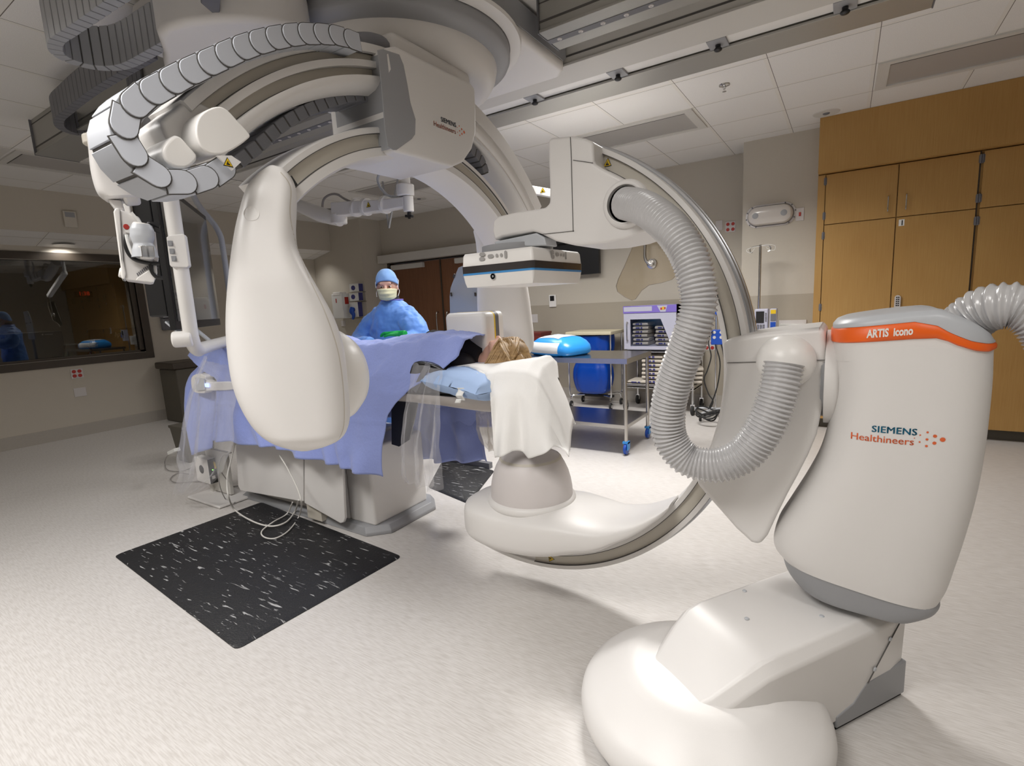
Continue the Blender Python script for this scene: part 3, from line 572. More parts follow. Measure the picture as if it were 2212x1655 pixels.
mb_add_text(g, 'ARTIS  icono', O, E_, EZ, .031, bold=.0012, xs=E_.length/.172); obj('lettering', stick(g, bvh_of([band]), EY), 'whiteink', A_, smooth=False)
tree = bvh_of([colb])
def siemens(O, E_, up_, w, ink, tree, dvec, par, mbx=None):
    """two-line word mark with its dots, w: width of the lower word"""
    E_ = Vector(E_).normalized(); g = MB(); k = w/.30
    [mb_add_text(g, 'SIEMENS', O+E_*(.100+dx)*k+up_*(.058+dx*.5)*k, E_, up_, .054*k, space=1.04) for dx in (0,.0013,.0026)]; obj('lettering', stick(g, tree, dvec), ink, par, smooth=False)
    g = MB(); [mb_add_text(g, 'Healthineers', O+E_*dx*k, E_, up_, .058*k, space=1.0) for dx in (0,.0013)]
    for x, y, r in ((.42,.045,.0125),(.386,.062,.009),(.386,.022,.009),(.353,.081,.0055),(.353,.040,.0065),(.353,.002,.0065),(.322,.062,.004),(.322,.022,.0045),(.298,.042,.0028)): disc_mark(g, O+E_*x*k+up_*y*k, E_, up_, r*k)
    obj('lettering', stick(g, tree, dvec), 'orink', par, smooth=False)
O = at(1836,957,Y=1.74); wv = at(1978,970,Y=1.74)-O; siemens(O, (1,0,0), EZ, wv.x*1.0, 'teal', tree, EY, A_)
# joint between column and carriage
jc = at(1790,800,Y=1.98); r0 = .155
obj('column_joint', MB().lathe([(.001,-.05),(r0*.8,-.05),(r0*.8,-.012),(r0,-.010),(r0,.016),(r0*.9,.03),(.001,.03)], (-.035,1.98,jc.z-.02), 'X', 48), 'white', A_, angle=50)
obj('joint_ring', MB().lathe([(r0*.86,-.02),(r0*.86,-.008)], (-.035,1.98,jc.z-.02), 'X', 48), 'grey', A_)
# carriage that carries the arc
ol = [(1560,737),(1600,727),(1650,719),(1700,714),(1770,707),(1783,713),(1784,770),(1781,830),(1775,885),(1764,940),(1745,985),(1722,1030),(1700,1070),(1678,1115),(1657,1160),(1640,1180),(1622,1174),(1590,1145),(1555,1105),(1522,1068),(1503,1045),(1507,1030),(1530,980),(1548,930),(1560,870),(1568,800)]
mb = MB().prism([at(*q, Y=1.855) for q in ol], (0,.30,0)); carr = obj('arc_carriage', mb, 'white', A_, bevel=.022, bseg=5, angle=50)
mb = MB(); mb.bar(at(1571,784,Y=1.8535), at(1783,778,Y=1.8535), .002, .0025, up=EY); obj('panel_gap', mb, 'line', A_)
# ball socket and hoses
sc = at(1697,781,Y=1.84); obj('hose_socket', MB().ball(sc, .086, 40, k=24), 'white2', A_, label='white ball-shaped hose socket')
def hose(name, ctr, r, pitch, m, par, amp=.0035, n=22):
    P, ts = catmull([Vector(p) for p in ctr], 40); L_ = [0]
    for a, b in zip(P, P[1:]): L_.append(L_[-1]+(b-a).length)
    N = int(L_[-1]/pitch*6); mb = MB(); rs = []; up_ = None; j = 0
    for i in range(N+1):
        s = L_[-1]*i/N
        while j < len(L_)-2 and L_[j+1] < s: j += 1
        t = (s-L_[j])/max(L_[j+1]-L_[j],1e-9); p = P[j].lerp(P[j+1], t); dd = (P[min(j+2,len(P)-1)]-P[max(j-1,0)]).normalized()
        if up_ is None: up_ = dd.orthogonal().normalized()
        up_ = (up_-dd*up_.dot(dd)).normalized(); bb = dd.cross(up_); ph = (i % 6)/6
        rr = r-amp*2*(0,.35,1.0,1.1,1.0,.35)[i % 6]
        rs.append([p+up_*rr*math.cos(2*PI*k/n)+bb*rr*math.sin(2*PI*k/n) for k in range(n)])
    mb.rings(rs); return obj(name, mb, m, par, angle=80)
hp = [(1352,440,1.86),(1385,447,1.79),(1420,468,1.73),(1455,500,1.69),(1486,548,1.67),(1503,600,1.66),(1509,655,1.66),(1497,710,1.66),(1477,765,1.67),(1456,826,1.68),(1443,885,1.69),(1447,945,1.70),(1483,992,1.71),(1546,1005,1.72),(1604,984,1.73),(1642,940,1.735),(1667,890,1.74),(1684,835,1.75),(1693,786,1.765)]
hose('corrugated_hose', [at(x,y,Y=Y) for x,y,Y in hp], .0585, .0135, 'hose', A_)
# short hose leaving the column top towards the right edge
hq = [(2070,716,1.95),(2090,695,1.92),(2120,672,1.9),(2160,661,1.88),(2205,664,1.87),(2250,690,1.86),(2285,745,1.86),(2300,830,1.86)]
hose('corrugated_hose', [at(x,y,Y=Y) for x,y,Y in hq], .064, .0150, 'hose', A_, amp=.0042)
# the arc itself: plane Y, centre at the isocentre
CA = Vector((-1.236,1.95,1.107))
def arcA(name, prof, a0, a1, m, **k): return obj(name, arc_sweep(MB(), CA, EX, EZ, EY, prof, a0, a1, 110), m, A_, angle=50, **k)
arcA('c_arc', [(.876,.006),(.878,0),(.896,0),(.896,.016),(.941,.016),(.941,0),(.960,0),(.962,.004),(.962,.060),(.950,.066),(.950,.150),(.962,.156),(.962,.20),(.876,.20)], 67.5, -106, 'white')
arcA('side_track', [(.8965,.013),(.9405,.013),(.9405,.0165),(.8965,.0165)], 67, -88, 'tan')
arcA('outer_rail', [(.951,.068),(.972,.070),(.976,.074),(.976,.092),(.970,.096),(.970,.118),(.976,.122),(.976,.142),(.972,.146),(.951,.148)], 66.5, -100, 'silver')
arcA('outer_rail', [(.955,.062),(.966,.063),(.966,.067),(.955,.068)], 67, -93, 'grey')
arcA('track_gap', [(.8945,-.0006),(.8968,-.0006),(.8968,.008),(.8945,.008)], 66, -88, 'line'); arcA('track_gap', [(.940,-.0006),(.9423,-.0006),(.9423,.008),(.940,.008)], 66, -88, 'line')
g = MB(); g2 = MB()
for ang in (61.2, -82.5):
    a = R(ang); p = CA+Vector((math.cos(a),0,math.sin(a)))*.919; e1 = Vector((-math.sin(a),0,math.cos(a)))*(-1 if ang > 0 else 1); warning(g, p+EY*.0125, EX if ang > 0 else Vector((.15,0,-1)), Vector((.15,0,1)) if ang > 0 else EX, .034)
obj('warning_label', g, ['yellow','black'], A_, smooth=False)
# upper arm and detector
ol = [(1183,303),(1190,297),(1235,293),(1262,298),(1281,306),(1283,352),(1300,363),(1345,386),(1385,410),(1420,438),(1438,462),(1435,480),(1400,498),(1350,516),(1300,526),(1240,530),(1200,521),(1165,504),(1150,500),(1085,512),(1068,520),(1063,500),(1064,478),(1075,467),(1110,459),(1160,451),(1177,448),(1186,438),(1186,400),(1184,350)]
mb = MB().prism([at(*q, Y=1.865) for q in ol], (0,.30,0)); arm = obj('detector_arm', mb, 'white', A_, bevel=.02, bseg=5, angle=50)
g = MB(); q = [at(*p, Y=1.8635) for p in ((1232,296),(1234,340),(1236,420),(1238,500),(1239,500))]
for a, b in zip(q, q[1:]): g.bar(a, b, .0022, .002, up=EY)
g.bar(at(1238,346,Y=1.8635), at(1281,352,Y=1.8635), .002,.002, up=EY); g.bar(at(1172,506,Y=1.8635), at(1240,499,Y=1.8635), .002,.002, up=EY); obj('panel_gap', g, 'line', A_)
pc = at(1352,441,Y=1.865); obj('hose_collar', MB().lathe([(.088,.006),(.084,-.012),(.074,-.020),(.066,-.018),(.064,.0)], pc, (EX,EZ,EY), 48), 'white', A_, angle=60)
dc = Vector((-1.235,1.985,0)); zt = at(1150,530,Y=1.78).z
mb = MB(); mb.lathe([(.001,0),(.15,0),(.158,.008),(.158,.03),(.001,.03)], dc+EZ*(zt+.0), 'Z', 48); obj('detector_swivel', mb, 'grey', A_, angle=50)
mb = MB().prism([at(*q, Y=1.87) for q in ((1067,522),(1158,503),(1176,513),(1180,530),(1150,532),(1070,530))], (0,.10,0)); obj('swivel_cover', mb, 'lgrey', A_, bevel=.006)
x0 = at(997,575,Y=1.775).x; x1 = at(1152,575,Y=1.775).x; y0 = 1.775; y1 = at(1257,570,X=x1).y; zb = at(1152,611,Y=1.775).z; zt = at(1152,531,Y=1.775).z
DET = thing; zz = [zb, zb+(zt-zb)*.355, zb+(zt-zb)*.415, zb+(zt-zb)*.62, zt]
def slab(i, x0,x1,y0,y1,z0,z1,r,n=6):
    o_ = []
    for (cx_,cy_,a0) in ((x1-r,y1-r,0),(x0+r,y1-r,90),(x0+r,y0+r,180),(x1-r,y0+r,270)):
        for k in range(n+1): a = R(a0+90*k/n); o_.append(Vector((cx_+(r-i)*math.cos(a)*1,cy_+(r-i)*math.sin(a),0)))
    return [p+EZ*z0 for p in o_], [p+EZ*z1 for p in o_]
mb = MB(); a = slab(.0135,x0,x1,y0,y1,zz[0],0,.014); b_ = slab(0,x0,x1,y0,y1,0,zz[1],.014); mb.rings([a[0], [p+EZ*(zz[0]+.02) for p in slab(.006,x0,x1,y0,y1,0,0,.014)[0]], b_[1]]); det = obj('detector_lower_housing', mb, 'white2', A_, bevel=.004, angle=50)
a = slab(-.001,x0,x1,y0,y1,zz[1],zz[2],.014); obj('blue_line', MB().rings([a[0],a[1]]), 'blueline', A_)
a = slab(-.002,x0,x1,y0,y1,zz[2],zz[3],.014); obj('dark_band', MB().rings([a[0],a[1]]), mat('dark_gloss', (.045,.04,.04), .15), A_)
mb = MB(); mb.rings([slab(0,x0,x1,y0,y1,0,zz[3],.014)[1], slab(.004,x0,x1,y0,y1,0,zt-.012,.014)[1], slab(.010,x0,x1,y0,y1,0,zt-.003,.014)[1], slab(.0135,x0,x1,y0,y1,0,zt,.014)[1]]); obj('detector_upper_housing', mb, 'white2', A_, angle=50)
g = MB()
def key(u, z, w, h, X=False):
    r = min(w,h)/2; o_ = []
    for (sx,sz,a0) in ((1,1,0),(-1,1,90),(-1,-1,180),(1,-1,270)):
        for k in range(4): a = R(a0+30*k); o_.append((sx*(w/2-r)+r*math.cos(a), sz*(h/2-r)+r*math.sin(a)))
    if not X: return [Vector((u+p,y0-.0015,z+q)) for p, q in o_]
    return [Vector((x1+.0015,u+p,z+q)) for p, q in o_]
for px, py, w, h in ((1042,549.5,.030,.015),(1041.5,559.5,.030,.015),(1060,553.5,.030,.015),(1073.5,552,.013,.015),(1083,551,.013,.015),(1092.5,550,.012,.032)):
    p = at(px,py,Y=y0); g.add(key(p.x,p.z,w,h), [tuple(range(16))]); 
for px, py, w, h in ((1193,545,.026,.017),(1194,555,.026,.017),(1204,549.5,.026,.016),(1212,550.5,.012,.015),(1217.5,551,.012,.015),(1222,552,.010,.034)):
    p = at(px,py,X=x1); g.add(key(p.y,p.z,w,h,True), [tuple(range(16))])
obj('key_button', g, 'keygrey', A_, smooth=False)
p = at(1065,597,Y=y0); g = MB(); g.lathe([(.013,-.001),(.013,-.002),(.0115,-.002),(.0115,-.001)], Vector((p.x,y0,p.z)), (EX,EZ,EY), 24); g.box((p.x-.004,y0-.002,p.z-.004),(p.x+.004,y0-.001,p.z+.004)); obj('marker_ring', g, 'grey', A_)
# lower tube housing
TS = []
for X_, yc, hw, zt_, zb_ in ((-1.55,1.98,.05,.435,.365),(-1.535,1.98,.12,.455,.32),(-1.48,1.98,.19,.470,.285),(-1.40,1.98,.22,.476,.268),(-1.28,1.98,.236,.478,.262),(-1.15,1.98,.238,.478,.270),(-1.03,1.985,.232,.482,.290),(-.92,1.98,.212,.476,.328),(-.82,1.97,.187,.474,.36),(-.74,1.965,.165,.487,.41),(-.66,1.96,.145,.515,.462),(-.58,1.955,.11,.562,.53),(-.54,1.95,.07,.592,.572)):
    TS.append(sect(Vector((X_,yc,(zt_+zb_)/2)), EY*hw, EZ*(zt_-zb_)/2, 40, 3.8))
C_, _ = [], 0
def blend(rs, k=4):
    out = []
    n = len(rs[0]); tr = [catmull([r[i] for r in rs], k)[0] for i in range(n)]
    for j in range(len(tr[0])): out.append([tr[i][j] for i in range(n)])
    return out
mb = MB().rings(blend(TS)); obj('tube_housing', mb, 'white', A_, angle=60)
cc2 = Vector((-1.22,1.985,0))
obj('collimator_ring', MB().lathe([(.19,.45),(.207,.462),(.211,.476),(.207,.49),(.195,.497),(.18,.50)], cc2, n=64), 'white', A_, angle=60)
obj('collimator_dome', MB().lathe([(.192,.475),(.195,.50),(.194,.53),(.189,.565),(.179,.605),(.163,.643),(.146,.673),(.138,.682),(.132,.685),(.10,.705),(.05,.719),(.001,.723)], cc2, n=64), mat('grey_white_plastic', (.66,.62,.61), .42), A_, angle=60)
obj('dome_seam', MB().lathe([(.1475,.6735),(.1435,.678),(.139,.683),(.138,.678)], cc2, n=64), 'tan', A_)
# ================================================================== FLOOR MATS
def floor_mat_(q, lab, z=.012):
    c = [at(*p, Z=z) for p in q]; ctr = sum(c, Vector())/4; rs = []
    def ring(k, z_):
        o_ = []
        for i in range(4):
            a, b_, c_ = c[i-1], c[i], c[(i+1)%4]; r = .035
            for t in range(5): 
                u = (a-b_).normalized()*r*(1-t/4)**2+(c_-b_).normalized()*r*(t/4)**2; v = b_+u; v = v+(v-ctr).normalized()*k; o_.append(Vector((v.x,v.y,z_)))
        return o_
    mb = MB().rings([ring(0,0.0005), ring(0,.004), ring(-.018,z)]); o = obj('floor_mat', mb, 'antifatigue'); return tag(o, lab, 'floor mat')
floor_mat_(((246,1198),(565,1083),(868,1199),(510,1400)), 'black marbled anti-fatigue mat lying in the open floor, nearest the camera')
floor_mat_(((925,1050),(1012,1086),(1068,1015),(960,985)), 'black marbled anti-fatigue mat behind the patient table')
# ================================================================== CEILING-MOUNTED C-ARM
B_ = thing('suspended_c_arm', 'white ceiling-hung x-ray C-arm with twin curved rails, grey turntable ring and wide cable chain', 'x-ray machine', (-2.03,2.15,2.7))
CB = Vector((-1.55,1.76,1.08))
def arcB(name, prof, a0, a1, m, n=90, **k): return obj(name, arc_sweep(MB(), CB, EY, EZ, -EX, prof, a0, a1, n), m, B_, angle=50, **k)
arcB('inner_arc', [(.936,.012),(.944,0),(.976,0),(.976,.015),(1.024,.015),(1.024,0),(1.044,0),(1.048,.006),(1.048,.19),(.936,.19)], 134, 35, 'white')
arcB('side_track', [(.9765,.012),(1.0235,.012),(1.0235,.0155),(.9765,.0155)], 133, 42, 'tan')
arcB('track_gap', [(.9745,-.0006),(.977,-.0006),(.977,.006),(.9745,.006)], 133, 42, 'line'); arcB('track_gap', [(1.023,-.0006),(1.0255,-.0006),(1.0255,.006),(1.023,.006)], 133, 42, 'line')
arcB('outer_arc', [(1.300,.0),(1.302,-.012),(1.330,-.012),(1.335,-.004),(1.335,.19),(1.172,.19),(1.166,.04),(1.176,.0),(1.190,-.022),(1.200,-.03),(1.217,-.03),(1.217,.012),(1.249,.012),(1.249,-.018),(1.271,-.018),(1.271,.012),(1.300,.012)], 137, 41, 'white', )
arcB('side_track', [(1.2715,.008),(1.2995,.008),(1.2995,.013),(1.2715,.013)], 136, 92, 'tan'); arcB('side_track', [(1.2175,.008),(1.2485,.008),(1.2485,.013),(1.2175,.013)], 136, 92, 'tan')
for r in (1.2165, 1.2705, 1.2995): arcB('track_gap', [(r,-.0),(r+.0022,-.0),(r+.0022,.0125),(r,.0125)], 136, 92, 'line')
g = arc_sweep(MB(), CB+EX*.0015, EY, EZ, -EX, [(1.175,-.012),(1.30,-.0125),(1.30,.0),(1.175,.0)], 75, 41.5, 40); obj('arc_side_cover', g, 'white', B_, angle=50)
def chainpath(pts, wdir, w, t, par, name, mm, link=.062, steps=20, inset=0):
    """energy chain: box links along a path, gaps between the links; w along wdir"""
    P, _ = catmull([Vector(p) for p in pts], steps); L_ = [0]
    for a, b in zip(P, P[1:]): L_.append(L_[-1]+(b-a).length)
    def pt(s):
        s = max(0, min(L_[-1]-1e-6, s)); j = next(i for i in range(len(L_)-1) if L_[i+1] >= s); return P[j].lerp(P[j+1], (s-L_[j])/max(L_[j+1]-L_[j],1e-9))
    mb = MB(); n = int(L_[-1]/link); wd = Vector(wdir)
    def ring(s, k):
        p = pt(s); dd = (pt(s+.02)-pt(s-.02)).normalized(); q = dd.cross(wd).normalized(); h = t/2*k; ww = w/2*(1 if k == 1 else .97)
        return [p-wd*ww-q*h, p-wd*ww+q*h, p+wd*ww+q*h, p+wd*ww-q*h]
    for i in range(n):
        s0 = i*link; mb.rings([ring(s0+.003, 1), ring(s0+link*.5, 1), ring(s0+link-.003, 1)], 0); mb.rings([ring(s0+link-.004, .86), ring(s0+link+.004, .86)], 1)
    return obj(name, mb, mm, par, bevel=.004, bseg=2), pt, L_[-1]
cp = [(770,90),(730,78),(690,74),(640,75),(580,86),(520,105),(460,132),(400,160),(350,187),(300,217),(273,250),(268,290),(289,335),(325,370),(370,392),(420,391),(465,375),(498,352)]
cpts = [at(*q, X=-1.49) for q in cp]
ch, pt, Lc = chainpath([p-EX*.065 for p in cpts], EX, .13, .064, B_, 'cable_chain', ['chain','line'], link=.064)
g = MB(); gd = MB()
s = .02
while s < Lc-.02:
    p = pt(s); dd = (pt(s+.01)-pt(s-.01)).normalized(); q = EX.cross(dd); ol_ = [(-.036,-.030),(.010,-.030)]+[(.010+.030*math.sin(PI*k/10), -.030*math.cos(PI*k/10)) for k in range(1,10)]+[(.010,.030),(-.036,.030)]
    def pl_(kx, kq, x0): return [p+dd*a*kx+q*b_*kq+EX*(.0655+x0+.006*(a+.036)/.076) for a, b_ in ol_]
    r1 = pl_(1,1,0); r2 = pl_(.96,.94,.004); g.rings([r1, r2]); gd.rings([pl_(1.07,1.05,-.0035), pl_(1.07,1.05,.0012)]); s += .064
obj('link_gap', gd, 'line', B_, angle=40)['kind'] = 'stuff'
o_ = obj('link_plate', g, mat('link_plate_grey', (.52,.54,.59), .35), B_, angle=40)
o_['kind'] = 'stuff'
ci = [(826,213),(780,207),(740,212),(690,228),(645,248),(600,278),(565,310),(530,338),(500,365)]
chainpath([at(*q, X=-1.60)-EX*.08 for q in ci], EX, .17, .04, B_, 'cable_chain', ['chaind','line'], link=.05)
ci = [(1008,308),(1026,326),(1044,350),(1056,390)]
chainpath([at(*q, X=-1.56)-EX*.05 for q in ci], EX, .10, .05, B_, 'cable_chain', ['chaind','line'], link=.04)
# end caps of the rails
def capX(name, px, X, dx, m='white2', bev=.012):
    return obj(name, MB().prism(smooth_loop([at(*q, X=X) for q in px], 3), (-dx,0,0)), m, B_, bevel=bev, bseg=4, angle=50)
capX('end_cap', [(426,262),(440,242),(468,230),(490,236),(515,262),(540,290),(536,300),(512,318),(484,332),(456,332),(434,316),(424,290)], -1.47, .20)
capX('end_cap', [(349,262),(380,234),(412,212),(432,220),(462,236),(500,262),(515,300),(480,330),(440,346),(405,352),(382,330),(362,300)], -1.55, .16, 'white')
capX('end_cap', [(352,322),(366,300),(386,292),(410,316),(428,340),(408,362),(380,362),(358,346)], -1.50, .14)
g = MB().prism([at(*q, X=-1.455) for q in ((468,336),(500,336),(521,350),(502,368))], (-.006,0,0)); obj('label_plate', g, 'white', B_)
g = MB(); warning(g, at(492,351,X=-1.4545), EY, EZ, .026); warning(g, at(631,390,X=-1.549), EY, EZ, .03); obj('warning_label', g, ['yellow','black'], B_, smooth=False)
g = MB(); g.bar(at(626,381,X=-1.54), at(640,402,X=-1.54), .012,.012, up=EX); obj('stop_buffer', g, 'rubber', B_, bevel=.004)
for q in ((818,131),(825,160)): obj('stop_buffer', MB().bar(at(q[0]-3,q[1],X=-1.535), at(q[0]+12,q[1]+1,X=-1.535), .03,.034, up=EX), 'rubber', B_, bevel=.008)
# carriage block
ol = [(858,98),(1018,178),(1028,190),(1030,240),(1030,288),(1022,322),(1003,350),(978,361),(940,350),(900,338),(853,327),(846,300),(840,240),(834,170),(828,108),(840,100)]
mb = MB().prism([at(*q, X=-1.49) for q in ol], (-.34,0,0)); cb = obj('carriage_cover', mb, 'white', B_, bevel=.018, bseg=4, angle=50)
R1 = [at(*q, X=-1.4885) for q in ((863,118),(872,140),(880,180),(887,222),(898,258),(897,290),(890,300),(857,324))]; L1 = [at(*q, X=-1.4905) for q in ((850,324),(838,316),(832,280),(828,230),(823,170),(816,108),(828,106))]
obj('carriage_side_panel', MB().prism(R1+L1, (-.004,0,0)), 'grey', B_, bevel=.001)
obj('carriage_side_panel', MB().prism([at(829,114,X=-1.4905)+Vector((-.01,-.0035,0)), at(849,320,X=-1.4905)+Vector((-.01,-.0035,0)), at(849,320,X=-1.4905)+Vector((-.30,-.0035,0)), at(829,114,X=-1.4905)+Vector((-.30,-.0035,0))], (0,.003,0)), 'grey', B_)
tr = bvh_of([cb]); O = at(937,271,X=-1.488); w_ = at(986,296,X=-1.488)-O; siemens(O, EY, EZ, abs(w_.y), 'navyink', tr, -EX, B_)
# turntable
tc_ = Vector((-2.03,2.15,0))
obj('turntable_ring', MB().lathe([(.50,2.72),(.590,2.72),(.597,2.70),(.597,2.66),(.590,2.645),(.52,2.62),(.50,2.62)], tc_, n=96), 'grey', B_, angle=50)
obj('turntable_dome', MB().lathe([(.525,2.64),(.525,2.615),(.515,2.57),(.49,2.53),(.44,2.505),(.30,2.49),(.001,2.485)], tc_, n=96), 'white', B_, angle=60)
mb = MB().box((-1.86,1.66,2.36),(-1.58,2.20,2.52)); obj('carriage_neck', mb, 'white', B_, bevel=.04, bseg=5)
obj('cable_inlet', MB().tube([(-1.60,1.48,2.40),(-1.62,1.62,2.45),(-1.7,1.8,2.47)], .035), 'chaind', B_)
# tube housing of the lateral plane
P = Vector((-1.56,1.0,0)); N = P.normalized()
rows = [(575,360,622,372),(553,374,634,386),(536,392,641,404),(525,414,643,426),(515,448,642,464),(505,490,641,500),(497,540,646,538),(490,600,668,585),(485,660,700,640),(484,720,727,692),(489,780,746,752),(500,840,754,815),(520,890,759,880),(545,928,757,915),(575,953,742,944),(605,967,712,962),(640,976,676,974)]
mb = MB(); loft_rows(mb, rows, P, N, lambda t: .28+.12*min(1,t*2.2) if t < .85 else .40-.20*(t-.85)/.15, e=3.3, n=56, back=.10, steps=4); th = obj('tube_housing', mb, 'white', B_, angle=70)
tt = bvh_of([th]); g = MB(); q, _ = catmull([atp(*s, P, N) for s in ((606,380),(622,400),(628,420),(626,470),(637,520),(665,600),(697,670),(722,740),(734,800),(739,860),(738,912),(728,940))], 6)
for a, b in zip(q, q[1:]): g.bar(a, b, .0035, .0035)
obj('cover_seam', stick(g, tt, N, .0005), 'tan', B_)
g = MB(); disc_mark(g, atp(545,470,P,N), N.cross(EZ), EZ, .022, 28); obj('cover_cap', stick(g, tt, N, .001), 'white2', B_)
obj('collimator_cone', MB().lathe([(.17,-.16),(.185,-.10),(.188,-.05),(.18,.0),(.155,.04),(.10,.065),(.001,.07)], (-1.68,1.29,1.155), 'Y', 64), 'white2', B_, angle=60)
# far end with the lateral detector
P2 = Vector((-1.72,2.62,0)); N2 = P2.normalized()
rows = [(1022,500,1090,455),(1028,530,1112,500),(1030,570,1128,550),(1030,610,1138,605),(1030,650,1145,648),(1032,690,1150,690),(1038,730,1154,730),(1050,758,1150,758),(1068,772,1130,772)]
mb = MB(); loft_rows(mb, rows, P2, N2, .22, e=3.2, n=48, back=.05); obj('detector_arm', mb, 'white', B_, angle=60)
xa = at(963,700,Y=2.2).x; xb = at(1050,700,Y=2.2).x; za = 1.0; zb_ = at(1040,674,Y=2.2).z
def slabY(i, y, r=.03, n=6):
    o_ = []
    for (cx_,cz_,a0) in ((xb-r,zb_-r,0),(xa+r,zb_-r,90),(xa+r,za+r,180),(xb-r,za+r,270)):
        for k in range(n+1): a = R(a0+90*k/n); o_.append(Vector((cx_+(r-i)*math.cos(a),y,cz_+(r-i)*math.sin(a))))
    return o_
obj('detector_front_housing', MB().rings([slabY(.02,2.192),slabY(.004,2.20),slabY(0,2.21),slabY(0,2.275)]), 'white2', B_, angle=50)
obj('yellow_line', MB().rings([slabY(-.001,2.275),slabY(-.001,2.285)]), 'ydetail', B_); obj('dark_band', MB().rings([slabY(-.001,2.285),slabY(-.001,2.318)]), 'dgrey', B_)
obj('detector_rear_housing', MB().rings([slabY(0,2.318),slabY(0,2.36),slabY(.02,2.375)]), 'white2', B_, angle=50)
# ceiling carriage
mb = MB().prism([Vector((x,y,2.72)) for x, y in ((-1.44,1.30),(-1.44,2.93),(-1.50,3.0),(-2.95,3.0),(-3.0,2.95),(-3.0,1.42),(-2.9,1.30))], (0,0,.17)); obj('ceiling_carriage', mb, 'white', B_, bevel=.035, bseg=4)
obj('carriage_side_cover', MB().prism([Vector((-1.437,y,z)) for y, z in ((1.30,2.765),(2.90,2.765),(2.94,2.79),(2.94,2.885),(1.30,2.885))], (.006,0,0)), 'grey', B_, bevel=.003)
obj('carriage_collar', MB().lathe([(.66,2.725),(.655,2.71),(.62,2.70),(.60,2.70),(.60,2.725)], tc_, n=96), 'white', B_, angle=50)
q = smooth_loop([at(*s, Z=2.70) for s in ((338,-40),(342,30),(352,80),(420,113),(470,125),(560,92),(640,70),(660,-20),(520,-60))], 3)
obj('cable_duct_cover', MB().prism(q, (0,0,-.17)), 'white', B_, bevel=.03, bseg=4)
q = [at(*s, Z=2.56) for s in ((432,-30),(434,8),(462,32),(475,30),(478,-20))]; obj('duct_opening', MB().prism(q, (0,0,.03)), 'dgrey', B_, bevel=.005)
# ---- cable chains on the ceiling
def ceilchain(px, Z, w, t, lab, m, link):
    th_ = thing('cable_chain', lab, 'cable chain', tuple(at(*px[len(px)//2], Z=Z)), group=None)
    pts = [at(*q, Z=Z)+EZ*w/2 for q in px]; chainpath(pts, EZ, w, t, th_, 'chain_links', m, link=link); return th_
ceilchain([(420,-90),(330,-45),(245,8),(195,42),(150,72),(122,92),(124,116),(160,136),(215,148),(270,144),(330,114),(375,88),(396,74)], 2.56, .17, .052, 'big dark grey ceiling cable chain bending in a loop at the top left', ['grey','line'], .05)
ceilchain([(330,125),(260,165),(195,205),(150,240),(127,262),(136,280),(170,291),(215,286),(250,262),(290,230),(330,200)], 2.64, .14, .05, 'smaller dark cable chain loop behind the big one, near the control room bulkhead', ['dgrey','line'], .06)
# ================================================================== PATIENT TABLE
T_ = thing('patient_table', 'patient table with pale grey base covers and a thin curved tabletop', 'table', (-3.0,2.2,0))
def lerpk(K, x):
    if x <= K[0][0]: return K[0][1]
    for (a,b),(c,d_) in zip(K, K[1:]):
        if x <= c: return b+(d_-b)*(x-a)/(c-a)
    return K[-1][1]
rs = []
for X_, hw, zb in ((-4.12,.21,.935),(-4.0,.235,.915),(-3,.245,.895),(-1.9,.245,.895),(-1.6,.245,.885),(-1.42,.24,.88),(-1.30,.21,.90),(-1.25,.15,.93)):
    rs.append([Vector((X_,2.15+hw*c,(.955+zb)/2+(.955-zb)/2*s)) for c, s in ((1,1),(1,.55),(.93,-.45),(.75,-1),(-.75,-1),(-.93,-.45),(-1,.55),(-1,1))])
obj('tabletop', MB().rings(blend(rs,4)), mat('tabletop_grey', (.50,.46,.43), .4), T_, angle=60)
obj('table_pad', MB().box((-4.05,1.925,.956),(-1.25,2.375,1.0)), 'pad', T_, bevel=.015)
obj('lift_column', MB().box((-3.5,1.99,.5),(-2.75,2.38,.9)), 'lgrey', T_, bevel=.02)
obj('base_cover', MB().box((-3.85,2.04,.05),(-2.66,2.56,.58)), 'white', T_, bevel=.02)
obj('base_cover', MB().box((-2.658,2.045,.05),(-2.42,2.53,.56)), 'white', T_, bevel=.02)
ps = [at(*q, Y=1.95) for q in ((508,945),(655,945),(655,1084),(640,1082),(519,1060),(514,1050))]; obj('side_panel', MB().prism(ps, (0,.02,0)), 'white', T_, bevel=.006)
ps = [at(*q, Y=1.94) for q in ((657,945),(735,960),(741,1040),(745,1120),(742,1129),(735,1131),(657,1087))]; obj('side_panel', MB().prism(ps, (0,.02,0)), 'white', T_, bevel=.006)
obj('base_bracket', MB().box((-3.0,1.97,.03),(-2.85,2.06,.3)), 'tan', T_)
mb = MB(); fl = [Vector(p) for p in ((-3.9,2.02,0),(-2.45,1.99,0),(-2.34,2.10,0),(-2.34,2.52,0),(-2.45,2.63,0),(-3.9,2.63,0))]; c_ = sum(fl,Vector())/6
mb.rings([fl,[p+EZ*.02 for p in fl],[p+(c_-p)*.05+EZ*.055 for p in fl],[p+(c_-p)*.3+EZ*.06 for p in fl]]); obj('foot_plate', mb, 'grey', T_, bevel=.006)
